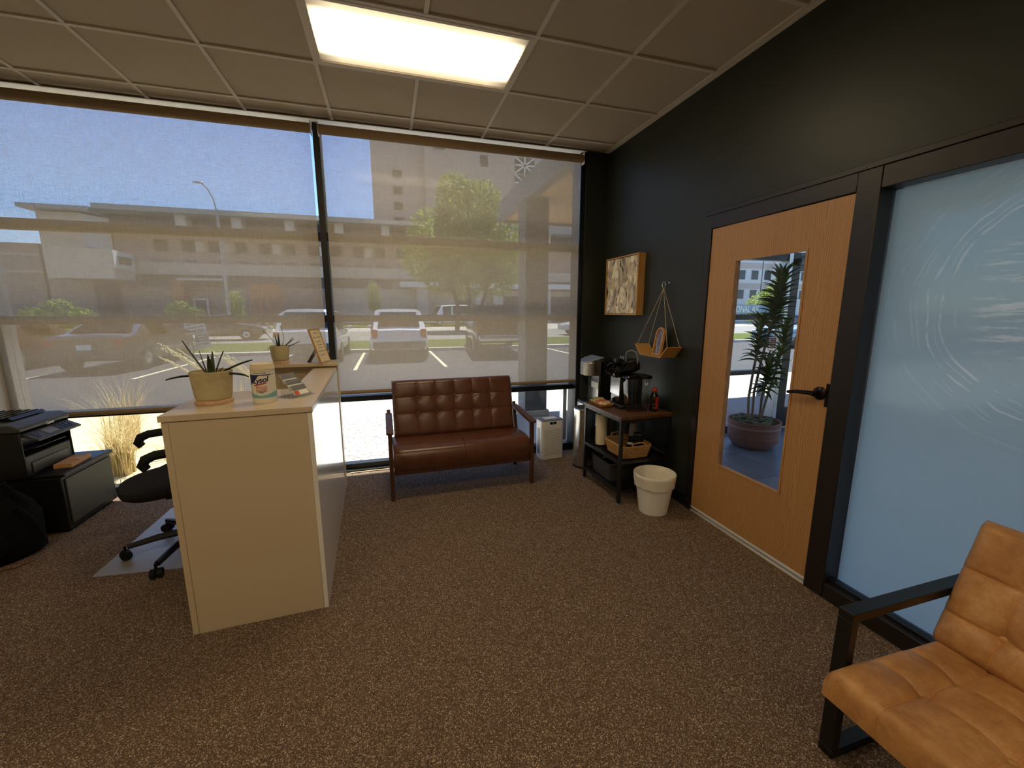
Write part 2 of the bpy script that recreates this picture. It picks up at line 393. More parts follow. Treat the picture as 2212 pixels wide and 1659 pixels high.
    def obj(s, name, mats, parent=None, loc=None, smooth=.6, bevel=0, seg=2):
        o = bpy.data.objects.new(name, s.mesh(name, mats, smooth)); COL.objects.link(o)
        if parent: o.parent = parent
        if loc: o.location = loc
        if bevel:
            b = o.modifiers.new('bevel', 'BEVEL'); b.width = bevel; b.segments = seg; b.limit_method = 'ANGLE'; b.angle_limit = .7
        return o
def tag(o, label, cat, group=None, kind=None):
    o['label'] = label; o['category'] = cat
    if group: o['group'] = group
    if kind: o['kind'] = kind
    return o
def thing(name, label, cat, loc=(0,0,0), rotz=0, group=None):
    o = bpy.data.objects.new(name, None); COL.objects.link(o); o.empty_display_size = .1
    o.location = loc; o.rotation_euler = (0, 0, rotz); return tag(o, label, cat, group)
def struct(o, label, cat): o['kind'] = 'structure'; o['label'] = label; o['category'] = cat; return o
def inst(name, me, parent, loc=(0,0,0), rot=(0,0,0), scale=(1,1,1)):
    o = bpy.data.objects.new(name, me); COL.objects.link(o); o.parent = parent
    o.location = loc; o.rotation_euler = rot; o.scale = scale; return o
def text_g(txt, size, shear=0.0, extrude=0.0, bold=0.0, spacing=1.0, align='CENTER'):
    cu = bpy.data.curves.new('txt', 'FONT'); cu.body = txt; cu.size = size; cu.shear = shear; cu.extrude = extrude
    cu.offset = bold; cu.space_character = spacing; cu.align_x = align; cu.align_y = 'CENTER'; cu.resolution_u = 3
    o = bpy.data.objects.new('txt', cu); COL.objects.link(o); bpy.context.view_layer.update()
    me = o.evaluated_get(bpy.context.evaluated_depsgraph_get()).to_mesh()
    g = G(); g.v = [tuple(v.co) for v in me.vertices]; g.f = [tuple(p.vertices) for p in me.polygons]; g.m = [0]*len(g.f)
    bpy.data.objects.remove(o); bpy.data.curves.remove(cu); return g
def on_cylinder(g, R, ang0, z0):
    # x along the circumference, y up; ang0 = angle of the middle
    g.v = [((R+z)*math.cos(ang0+x/R), (R+z)*math.sin(ang0+x/R), z0+y) for x, y, z in g.v]; return g
def leaf_curve(L, w, bend, droop, n=7, th=.0015, cup=.25):
    # a leaf along +x, bending upward then drooping; closed two-sided thickness
    rows_t = []; rows_b = []
    x = z = 0; a = bend
    for i in range(n+1):
        t = i/n; ww = w*(math.sin(PI*min(.5+ t*.5, 1))**.8)*(1 if t > .0 else .85)*(.55+.45*min(1, t*4))
        rows_t.append([(x, -ww/2, z+ww*cup), (x, 0, z), (x, ww/2, z+ww*cup)])
        rows_b.append([(x, -ww/2, z+ww*cup-th*.2), (x, 0, z-th), (x, ww/2, z+ww*cup-th*.2)])
        x += L/n*math.cos(a); z += L/n*math.sin(a); a -= droop/n
    g = G(); g.grid(rows_t); g.grid(rows_b, flip=True); return g

# ------------------------------------------------------------------ room shell
CZ = 2.983; XR = 2.133; XL = -2.75; YW = 3.985; YB = -2.6; T = .6096; GX = -.3426; GY = 2.444
fl = G().box(XL, XR+.06, YB, YW, -.06, 0).obj('floor', 'carpet'); struct(fl, 'speckled brown commercial carpet of the reception room', 'floor')
def with_opening(y0, y1, z0, z1, holes, x0, x1):
    ys = sorted({y0, y1, *[h[0] for h in holes], *[h[1] for h in holes]}); zs = sorted({z0, z1, *[h[2] for h in holes], *[h[3] for h in holes]})
    g = G()
    for i in range(len(ys)-1):
        for j in range(len(zs)-1):
            cy, cz = (ys[i]+ys[i+1])/2, (zs[j]+zs[j+1])/2
            if any(h[0] < cy < h[1] and h[2] < cz < h[3] for h in holes): continue
            g.box(x0, x1, ys[i], ys[i+1], zs[j], zs[j+1])
    return g
DY0, DY1 = 1.445, 2.455      # door frame outer
SY0, SY1 = -.55, 1.445       # frosted sidelight frame outer
FT = 2.115
w = with_opening(YB, 4.02, 0, CZ+.3, [(SY0, DY1, -1, FT)], XR, XR+.12).obj('wall_right', 'dark_paint', smooth=0)
struct(w, 'dark green-black painted wall with the oak door in it', 'wall')
w = G().box(1.905, XR, 3.87, 4.09, 0, CZ).obj('wall_corner', 'dark_paint'); struct(w, 'narrow dark wall return beside the window in the corner', 'wall')
w = G().box(XL-.1, XL, YB, 4.08, 0, CZ).obj('wall_left', 'wall_cream'); struct(w, 'cream side wall past the printer', 'wall')
w = G().box(XL-.1, XR+.12, YB-.1, YB, 0, CZ).obj('wall_back', 'wall_cream'); struct(w, 'cream wall at the back of the room', 'wall')
w = G().box(XL-.1, 1.905, 3.985, 4.08, 3.02, 3.6).obj('wall_front', 'wall_cream'); struct(w, 'wall band above the window head', 'wall')
b = G().box(XR-.012, XR, DY1+.0, 3.87, 0, .10).obj('baseboard_right', 'rubber_base', bevel=.003); struct(b, 'black rubber baseboard along the dark wall', 'baseboard')
# ceiling: slab above, grid and tiles below
ce = G().box(XL-.1, XR+.12, YB-.1, 3.985, CZ+.03, CZ+.09).obj('ceiling', 'ceiling_tile'); struct(ce, 'suspended ceiling of two foot tiles in a thin grid', 'ceiling')
xs = [XL] + [GX+i*T for i in range(-3, 5) if XL+.05 < GX+i*T < XR-.02] + [XR]
ys = [YB] + [GY+j*T for j in range(-8, 3)] + [3.98]
g = G()
def hit(x, y): return any(GX+a*T+.02 < x < GX+(a+2)*T-.02 and GY+b*T+.02 < y < GY+(b+1)*T-.02 for a, b in TROF)
TROF = [(0, 0), (0, -4), (-3, -4), (0, -7)]
for x in xs:
    for ya, yb in zip(ys, ys[1:]):
        if not hit(x, (ya+yb)/2): g.box(x-.012, x+.012, ya, yb, CZ-.001, CZ+.03)
for y in ys: g.box(XL, XR, y-.012, y+.012, CZ-.002, CZ+.03)
g.obj('ceiling_grid', 'ceiling_grid', ce, smooth=0)
tcache = {}
for i in range(len(xs)-1):
    for j in range(len(ys)-1):
        cx, cy = (xs[i]+xs[i+1])/2, (ys[j]+ys[j+1])/2
        if any(GX+a*T-.05 < cx < GX+(a+2)*T+.05 and GY+b*T-.05 < cy < GY+(b+1)*T+.05 for a, b in TROF): continue
        wx, wy = round(xs[i+1]-xs[i]-.026, 3), round(ys[j+1]-ys[j]-.026, 3)
        if wx < .01 or wy < .01: continue
        if (wx, wy) not in tcache: tcache[wx, wy] = G().box(-wx/2, wx/2, -wy/2, wy/2, 0, .018).mesh('ceiling_tile', 'ceiling_tile', 0)
        inst('ceiling_tile', tcache[wx, wy], ce, (cx, cy, CZ+.008+random.uniform(-.001, .002)))
tr = G().box(XL, 1.9, 3.86, 3.984, CZ-.006, CZ-.002).obj('daylight_strip', 'white_matte'); struct(tr, 'white strip painted as daylight glow between ceiling and window head', 'trim')  # white colour stands in for daylight glowing on the ceiling edge
tr = G().box(XR-.022, XR, YB, 3.86, CZ-.004, CZ+.01).obj('trim_1', 'ceiling_grid'); struct(tr, 'pale wall angle where ceiling meets dark wall', 'trim')
for k, (a, b) in enumerate(TROF):
    cx, cy = GX+(a+1)*T, GY+(b+.5)*T
    lab = 'glowing rectangular ceiling light panel above the reception floor' if k == 0 else 'glowing ceiling light panel towards the back of the room'
    L = thing('ceiling_light', lab, 'ceiling light', (cx, cy, CZ), 0, None if k == 0 else 'light panels at the back')
    g = G(); X2, Y2 = T-.012, T/2-.012
    g.box(-X2, X2, -Y2, -Y2+.022, -.004, .02).box(-X2, X2, Y2-.022, Y2, -.004, .02).box(-X2, -X2+.022, -Y2+.022, Y2-.022, -.004, .02).box(X2-.022, X2, -Y2+.022, Y2-.022, -.004, .02)
    g.obj('light_frame', 'ceiling_grid', L, smooth=0)
    G().box(-X2+.022, X2-.022, -Y2+.022, Y2-.022, .006, .012).obj('diffuser', 'lamp_diffuser', L, smooth=0)

# ------------------------------------------------------------------ front window (storefront glazing)
ZB = [2.108, 1.418, .685]     # horizontal rails
def window(name, label, x0, x1, fx0, fx1):
    o = thing(name, label, 'window'); o['kind'] = 'structure'
    def rail(z, hh, nm='rail', y0=3.985, y1=4.075): G().box(fx0, fx1, y0, y1, z-hh/2, z+hh/2).obj(nm, 'black_metal', o, bevel=.002)
    for z, hh in zip(ZB, (.072, .06, .05)): rail(z, hh)
    rail(.03, .06, 'sill_rail'); rail(2.995, .05, 'head_rail')
    levels = [.04, .685, 1.418, 2.108, 2.97]
    for a, b in zip(levels, levels[1:]):
        G().box(fx0, fx1, 4.025, 4.031, a+.02, b-.02).obj('pane', 'window_glass', o, smooth=0)
    return o
w1 = window('window_1', 'left bay of black framed storefront glazing behind the desk', -2.7, -.51, -2.70, -.505)
w2 = window('window_2', 'right bay of black framed storefront glazing behind the bench', -.45, 1.86, -.455, 1.86)
G().box(-2.76, -2.70, 3.97, 4.09, .01, 3.0).obj('mullion', 'aluminium', w1, bevel=.002)
G().box(-.505, -.455, 3.925, 4.09, .01, 2.98).obj('mullion', 'black_metal', w2, bevel=.002)
G().box(1.76, 1.80, 3.985, 4.075, .1, .70).obj('mullion', 'aluminium', w2, bevel=.002)
G().box(1.86, 1.905, 3.90, 4.09, .01, 2.98).obj('mullion', 'black_metal', w2, bevel=.002)
b = G().box(XL, 1.905, 3.93, 3.985, 0, .012).obj('baseboard_front', 'black_metal'); struct(b, 'low black sill along the foot of the window', 'baseboard')
g = G(); random.seed(5)
pts = [(-.40+.07*i, 3.90+random.uniform(-.012, .008), .006) for i in range(9)]
tag(g.tube(pts, .005, 6).obj('cable', 'cream_paper'), 'thin cream cable lying on carpet along the window sill', 'cable')

# roller shades
def shade(label, x0, x1, zb):
    o = thing('roller_shade', label, 'window shade', ((x0+x1)/2, 3.865, 2.908)); hw = (x1-x0)/2
    G().lathe([(.036, -hw), (.036, hw)], 20, (0,0,0), 0, 'x').obj('roller', 'shade_fabric', o)
    G().face([(-hw+.012, .0284, zb-2.908+.02), (hw-.012, .0284, zb-2.908+.02), (hw-.012, .0284, 0), (-hw+.012, .0284, 0)]).obj('shade_cloth', 'shade_mesh', o, smooth=0)
    G().lathe([(.013, -hw+.01), (.017, -hw+.02), (.017, hw-.02), (.013, hw-.01)], 12, (0, .0284, zb-2.908+.01), 0, 'x').obj('bottom_bar', 'shade_fabric', o)
    for sx in (-1, 1):
        G().box(sx*hw-.004 if sx < 0 else hw-.002, sx*hw+.002 if sx < 0 else hw+.004, -.03, .03, -.05, .05).obj('bracket', 'white_plastic', o, bevel=.004)
    return o
shade('sheer tan roller shade pulled down on the window behind the desk', -2.665, -.507, .70)
shade('sheer tan roller shade pulled down on the window behind the bench', -.452, 1.862, .755)

# ------------------------------------------------------------------ oak door, its frame and the frosted sidelight
d = thing('door_1', 'oak veneer door with a tall glass lite and black lever handle', 'door'); d['kind'] = 'structure'
x0, x1 = XR-.012, XR+.034
g = G()
LY0, LY1, LZ0, LZ1 = 1.70, 2.185, .435, 1.805
PY0, PY1, PZ0, PZ1 = 1.50, 2.395, .028, 2.022
ysd = (PY0, LY0, LY1, PY1); zsd = (PZ0, LZ0, LZ1, PZ1)
for i in range(3):
    for j in range(3):
        if i == 1 and j == 1: continue
        g.box(x0, x1, ysd[i], ysd[i+1], zsd[j], zsd[j+1])
g.obj('door_leaf', 'oak_veneer', d, smooth=0)
g = G(); b = .012
g.box(x0-.004, x0+.012, LY0, LY0+b, LZ0, LZ1).box(x0-.004, x0+.012, LY1-b, LY1, LZ0, LZ1).box(x0-.004, x0+.012, LY0+b, LY1-b, LZ0, LZ0+b).box(x0-.004, x0+.012, LY0+b, LY1-b, LZ1-b, LZ1)
g.obj('glazing_bead', 'oak_veneer', d, smooth=0)
G().box(XR+.008, XR+.014, LY0+.002, LY1-.002, LZ0+.002, LZ1-.002).obj('pane', 'clear_glass', d, smooth=0)
hd = G().lathe([(.034, 0), (.034, .008), (.028, .014), (.014, .018), (.014, .05)], 24, (0,0,0), 0, 'x')
hd.tf(Matrix.Translation((x0, 1.545, 1.065)) @ Matrix.Rotation(PI, 4, 'Z'))
h = hd.obj('door_handle', 'dark_bronze', d); h['label'] = 'dark bronze lever handle'
lv = G().tube([(x0-.046, 1.540, 1.065), (x0-.048, 1.57, 1.066), (x0-.05, 1.64, 1.060), (x0-.048, 1.675, 1.052), (x0-.047, 1.688, 1.050)], [.013, .012, .010, .010, .008], 10)
lv.obj('lever', 'dark_bronze', h)
for z in (1.80, 1.03, .25):
    G().lathe([(.008, -.05), (.008, .05)], 10, (x0-.004, 2.402, z)).box(x0-.003, x0+.01, 2.396, 2.412, z-.05, z+.05).obj('hinge', 'black_metal', d)
G().box(x0-.002, x0+.002, PY0+.0, PY0+.018, 1.0, 1.12).obj('latch_plate', 'dark_bronze', d)
G().box(XR-.02, XR+.07, PY0-.005, PY1+.005, 0, .012).obj('threshold', 'threshold', d, bevel=.003)
G().box(x0-.001, x0+.004, PY0, PY1, PZ0, PZ0+.016).obj('door_sweep', 'white_matte', d)
fr = thing('trim_2', 'black bronze metal frame around the oak door', 'door frame'); fr['kind'] = 'structure'
G().box(XR-.022, XR+.13, PY1+.004, DY1, 0, FT).obj('jamb', 'frame_bronze', fr, bevel=.003)
G().box(XR-.022, XR+.13, 1.395, PY0-.004, 0, FT).obj('jamb', 'frame_bronze', fr, bevel=.003)
G().box(XR-.022, XR+.13, PY0-.004, PY1+.004, PZ1+.004, FT).obj('head', 'frame_bronze', fr, bevel=.003)
G().box(XR-.03, XR-.004, SY0, DY1, FT-.004, FT+.022).obj('head_trim', 'frame_bronze', fr, bevel=.002)
sl = thing('window_3', 'frosted glass sidelight with wiped streaks beside the oak door', 'window'); sl['kind'] = 'structure'
G().box(XR-.022, XR+.13, SY0, 1.392, FT-.098, FT-.004).obj('head', 'frame_bronze', sl, bevel=.003)
G().box(XR-.022, XR+.13, SY0, 1.392, 0, .085).obj('sill', 'frame_bronze', sl, bevel=.003)
G().box(XR+.012, XR+.05, SY0+.05, 1.392, .085, .10).obj('glazing_stop', 'black_metal', sl, bevel=.002)
G().box(XR-.022, XR+.13, SY0, SY0+.06, .085, FT-.098).obj('jamb', 'frame_bronze', sl, bevel=.003)
p = G().face([(0, SY0+.06-.90, .09-1.52), (0, 1.392-.90, .09-1.52), (0, 1.392-.90, FT-.1-1.52), (0, SY0+.06-.90, FT-.1-1.52)]).obj('frosted_pane', 'frosted_film', sl, (XR+.075, .90, 1.52), smooth=0)

# ------------------------------------------------------------------ vestibule
VX1, VY0 = 6.2, -.9
fv = G().box(XR+.06, VX1, VY0, 3.93, -.05, -.012).obj('floor_vestibule', 'grout', smooth=0); struct(fv, 'grey slate tiled floor of the entrance vestibule', 'floor')
me1 = G().box(-.298, .298, -.298, .298, 0, .012).mesh('floor_tile', 'slate_tile', 0); me2 = G().box(-.298, .298, -.298, .298, 0, .012).mesh('floor_tile', 'slate_tile_b', 0)
for i in range(6):
    for j in range(8):
        inst('floor_tile', me1 if (i*3+j*5) % 4 else me2, fv, (XR+.06+.36+i*.6, 3.62-j*.6, -.0122+.0003*((i+j) % 3)))
w5 = thing('window_5', 'black storefront glazing on the far side of the vestibule', 'window'); w5['kind'] = 'structure'
for z, hh in ((2.76, .1), (1.41, .065), (.04, .08)): G().box(VX1, VX1+.09, VY0, 3.93, z-hh/2, z+hh/2).obj('rail', 'black_metal', w5, bevel=.002)
for y in (VY0, .7, 2.3, 3.93): G().box(VX1, VX1+.1, y-.03, y+.03, 0, 2.8).obj('mullion', 'black_metal', w5, bevel=.002)
for a, b in ((.08, 1.38), (1.44, 2.72)): G().box(VX1+.045, VX1+.051, VY0, 3.93, a, b).obj('pane', 'window_glass', w5, smooth=0)
w = G().box(XR+.12, VX1, VY0-.1, VY0, 0, CZ).obj('wall_vestibule_back', 'wall_white'); struct(w, 'white back wall of the vestibule', 'wall')
w = G().box(XR+.12, VX1+.1, VY0-.1, 3.93, 2.78, 2.84).obj('ceiling_vestibule', 'wall_white'); struct(w, 'white vestibule ceiling', 'ceiling')
w4 = thing('window_4', 'black storefront glazing of the vestibule behind the potted plant', 'window'); w4['kind'] = 'structure'
EX0, EX1 = 4.62, 4.86
for z, hh in ((2.108, .08), (1.41, .065), (.74, .05), (.04, .09)): G().box(XR+.12, EX0, 3.94, 4.03, z-hh/2, z+hh/2).obj('rail', 'black_metal', w4, bevel=.002)
G().box(XR+.12, VX1, 3.94, 4.03, 2.74, 2.99).obj('head_rail', 'black_metal', w4, bevel=.002)
G().box(EX0, EX0+.06, 3.93, 4.04, 0, 2.74).obj('mullion', 'aluminium', w4, bevel=.002)
G().box(5.85, 5.93, 3.93, 4.04, 0, 2.74).obj('mullion', 'black_metal', w4, bevel=.002)
lev = [.08, .74, 1.41, 2.108, 2.74]
for a, b in zip(lev, lev[1:]): G().box(XR+.12, EX0, 3.983, 3.989, a+.02, b-.01).obj('pane', 'window_glass', w4, smooth=0)
G().box(EX0+.06, 5.85, 3.983, 3.989, 2.17, 2.74).obj('pane', 'window_glass', w4, smooth=0)
G().box(EX0+.06, 5.85, 3.94, 4.03, 2.09, 2.17).obj('transom', 'black_metal', w4, bevel=.002)
G().box(5.93, VX1, 3.983, 3.989, .08, 2.74).obj('pane', 'window_glass', w4, smooth=0)
dv = thing('door_2', 'black framed glass entrance door with closer and push bar', 'door'); dv['kind'] = 'structure'
G().box(EX0+.065, EX0+.215, 3.955, 4.015, .01, 2.085).obj('stile', 'black_metal', dv, bevel=.002)
G().box(5.74, 5.845, 3.955, 4.015, .01, 2.085).obj('stile', 'black_metal', dv, bevel=.002)
G().box(EX0+.215, 5.74, 3.955, 4.015, 1.96, 2.085).obj('top_rail', 'black_metal', dv, bevel=.002)
G().box(EX0+.215, 5.74, 3.955, 4.015, .01, .26).obj('bottom_rail', 'black_metal', dv, bevel=.002)
G().box(EX0+.215, 5.74, 3.982, 3.988, .26, 1.96).obj('pane', 'window_glass', dv, smooth=0)
G().box(4.75, 5.02, 3.88, 3.95, 2.03, 2.10).obj('closer', 'grey_plastic', dv, bevel=.006)
G().box(5.05, 5.12, 3.935, 3.95, 2.02, 2.07).obj('switch_plate', 'cream_paper', dv, bevel=.003)
G().box(EX0+.215, 5.74, 3.925, 3.955, 1.02, 1.05).obj('push_bar', 'black_metal', dv, bevel=.004)
s_ = thing('door_notice', 'small red and white printed notice stuck beside the glass entrance door', 'sign', (4.535, 3.972, 1.09))
G().box(-.062, .062, 0, .003, -.065, .065).obj('notice_sheet', 'red_label', s_, smooth=0)
g = G()
for k in range(5): g.box(-.004, .05-.01*(k % 2), -.0015, 0, .04-k*.022-.005, .04-k*.022+.005)
g.box(-.05, -.016, -.0015, 0, -.05, .05)
g.obj('notice_print', 'white_paper', s_, smooth=0)
hg = thing('paper_notice', 'white paper notice taped low on the entrance glazing', 'notice', (4.45, 3.978, .50))
G().box(-.07, .07, 0, .002, -.1, .1).obj('sheet', 'white_paper', hg, smooth=0)
g = G()
for k in range(6): g.box(-.05, .05-.02*(k % 2), -.001, 0, .06-k*.025-.004, .06-k*.025+.004)
g.obj('print_lines', 'card_grey', hg, smooth=0)

# potted dracaena
random.seed(11)
pl = thing('potted_dracaena', 'tall dracaena with tufts of strappy leaves in ribbed clay pot', 'potted plant', (3.83, 3.47, 0.0)); pl.scale = (.84, .84, 1.0)
prof = [(.20, 0), (.235, .012), (.285, .07), (.30, .12)]
for k in range(7): prof += [(.302, .125+k*.013), (.297, .131+k*.013)]
prof += [(.306, .225), (.310, .30), (.302, .305), (.290, .30), (.285, .24)]
G().lathe(prof, 40).obj('pot', ['terracotta'], pl)
G().lathe([(.3075, .228), (.3085, .24), (.3075, .252)], 40, cap=False).obj('glaze_band', 'terracotta_light', pl)
g = G()
for k in range(140):
    a, r = random.uniform(0, 2*PI), .28*math.sqrt(random.random()); g.ball((r*math.cos(a), r*math.sin(a), .255+random.uniform(0, .05)), random.uniform(.02, .04), 3, 0, (1, 1, .6))
o = g.obj('moss', 'moss', pl); o['kind'] = 'stuff'
lm = [leaf_curve(.17, .046, b, dr, 6).mesh('leaf', mt) for b, dr, mt in ((.4, .8, 'dracaena_leaf'), (.2, .6, 'dracaena_leaf'), (.5, .9, 'dracaena_light'), (.1, .7, 'dracaena_leaf'))]
canes = [ # base, top path, leafy from height, to height, leaves
    ([(-.02, .02, .26), (-.03, .02, .6), (.02, .0, 1.0), (.10, -.05, 1.45), (.13, -.07, 1.80)], 1.25, 1.83, 118),
    ([(-.10, 0, .26), (-.11, .02, .55), (-.10, 0, .85), (-.06, 0, 1.10), (-.03, .02, 1.34)], .95, 1.36, 66),
    ([(.03, -.05, .26), (.02, -.06, .55), (.05, -.08, .78), (.06, -.08, .92)], .62, .96, 58),
    ([(.14, .04, .26), (.22, .05, .50), (.34, .06, .82), (.42, .06, 1.12), (.44, .06, 1.3)], .66, 1.32, 58)]
for pts, h0, h1, nl in canes:
    G().tube(pts, [.015]*(len(pts)-1)+[.010], 8).obj('cane', 'cane', pl); big = 1.35 if nl > 100 else 1.1
    for k in range(nl):
        z = h0+(h1-h0)*(k+random.random())/nl
        for q in range(len(pts)-1):
            if pts[q][2] <= z <= pts[q+1][2] or q == len(pts)-2:
                tt = min(1, max(0, (z-pts[q][2])/(pts[q+1][2]-pts[q][2]))); c = Vector(pts[q]).lerp(Vector(pts[q+1]), tt); break
        up = (z-h0)/(h1-h0)
        inst('leaf', random.choice(lm), pl, c, (random.uniform(-.3, .3), -up*1.05+.15+random.uniform(-.25, .25), k*2.399+random.uniform(-.3, .3)), (random.uniform(.85, 1.15)*big,)*3)

# ------------------------------------------------------------------ outside ground
GZ = -.15
def slab(name, mt, x0, x1, y0, y1, z, label, cat, th=.1):
    return struct(G().box(x0, x1, y0, y1, z-th, z).obj(name, mt, smooth=0), label, cat)
slab('parking_lot', 'asphalt', -60, 60, 7.9, 17.4, GZ, 'grey asphalt parking lot outside the window', 'ground')
slab('gravel_bed', 'gravel', -1.05, 1.2, 4.05, 7.7, GZ+.07, 'white gravel bed under the bench window', 'ground')
slab('planting_bed', 'dry_mulch', -40, -1.05, 4.05, 7.7, GZ+.07, 'dry mulch planting bed under the window', 'ground')
slab('walkway', 'concrete', 1.2, 40, 4.05, 7.7, GZ+.10, 'concrete walkway under the entrance canopy', 'ground')
slab('kerb_near', 'kerb', -60, 60, 7.7, 7.9, GZ+.10, 'concrete kerb between walkway and parking', 'kerb', .25)
slab('kerb_far', 'kerb', -60, 60, 17.4, 17.7, GZ+.12, 'concrete kerb at the head of the parking bays', 'kerb', .25)
slab('verge', 'lawn', -60, 60, 17.7, 23.0, GZ+.10, 'strip of lawn beyond the parking bays', 'lawn', .2)
slab('street', 'road', -90, 140, 23.0, 36, GZ, 'pale concrete street beyond the lawn', 'street')
slab('far_ground', 'concrete', -160, 220, 36, 160, GZ-.01, 'pale paved ground in front of the far buildings', 'ground')
slab('far_lawn', 'lawn', -160, 10, 44, 57, GZ+.05, 'lawn in front of the long building', 'lawn', .1)
for x, lb in ((-8.6, 'cream bay line between the maroon and charcoal sedans'), (-6.05, 'cream bay line just right of the charcoal sedan'), (-3.5, 'cream bay line along the far flank of the silver utility vehicle'), (-.95, 'cream bay line between the silver and white utility vehicles'), (1.6, 'cream bay line between the white utility vehicle and the pickup'), (6.7, 'cream bay line in the empty bays past the pickup')):
    tag(G().box(x-.05, x+.05, 12.2, 17.3, GZ, GZ+.004).obj('bay_line', 'line_paint', smooth=0), lb, 'road marking', 'parking bay lines')
random.seed(3)
g = G()
for k in range(700):
    x, y = random.uniform(-1.0, 1.15), random.uniform(4.15, 6.4); r = random.uniform(.010, .028)
    g.ball((x, y, GZ+.075), r, 3, 0, (1, random.uniform(.7, 1.2), .6))
tag(g.obj('bed_pebbles', 'pebble'), 'pale river pebbles covering the bed outside the window', 'pebbles', kind='stuff')
# unseen eave added to keep sun off the shades, then the canopy
e = G().box(-9, 9, 4.08, 5.45, 3.62, 3.8).obj('added_eave', 'facade_white', smooth=0); struct(e, 'added unseen eave blocking sun above the reception window', 'roof')
cn = thing('entrance_canopy', 'flat entrance canopy with cedar plank soffit and grey fascia', 'canopy')
G().box(1.9, 8.5, 4.03, 7.12, 3.02, 3.30).obj('fascia', 'canopy_fascia', cn, smooth=0)
pm = G().box(-.069, .069, 0, 3.0, 0, .022).mesh('soffit_plank', 'cedar', 0)
for k in range(40): inst('soffit_plank', pm, cn, (2.04+k*.142, 4.06, 2.997))
G().box(1.86, 1.97, 4.03, 7.12, 2.96, 3.02).box(1.97, 8.5, 7.06, 7.12, 2.96, 3.02).obj('edge_trim', 'canopy_fascia', cn, smooth=0)
for k, (x, lab) in enumerate(((2.03, 'square grey column holding up the canopy corner by the window'), (8.1, 'square grey column at the far end of the canopy'))):
    cl = thing('canopy_column', lab, 'column', (x, 5.75, GZ+.10))
    G().box(-.17, .17, -.17, .17, 0, 3.0-GZ-.10-.01).obj('shaft', 'column_grey', cl, bevel=.01)
    G().box(-.2, .2, -.2, .2, 0, .09).obj('plinth', 'concrete', cl, bevel=.01)
    if k == 0: G().tube([(-.17, -.05, .45), (-.21, -.05, .46), (-.22, -.05, .42)], .02, 8).lathe([(.035, 0), (.035, .02)], 12, (-.19, -.05, .45), 0, 'x').obj('hose_tap', 'pole_metal', cl)

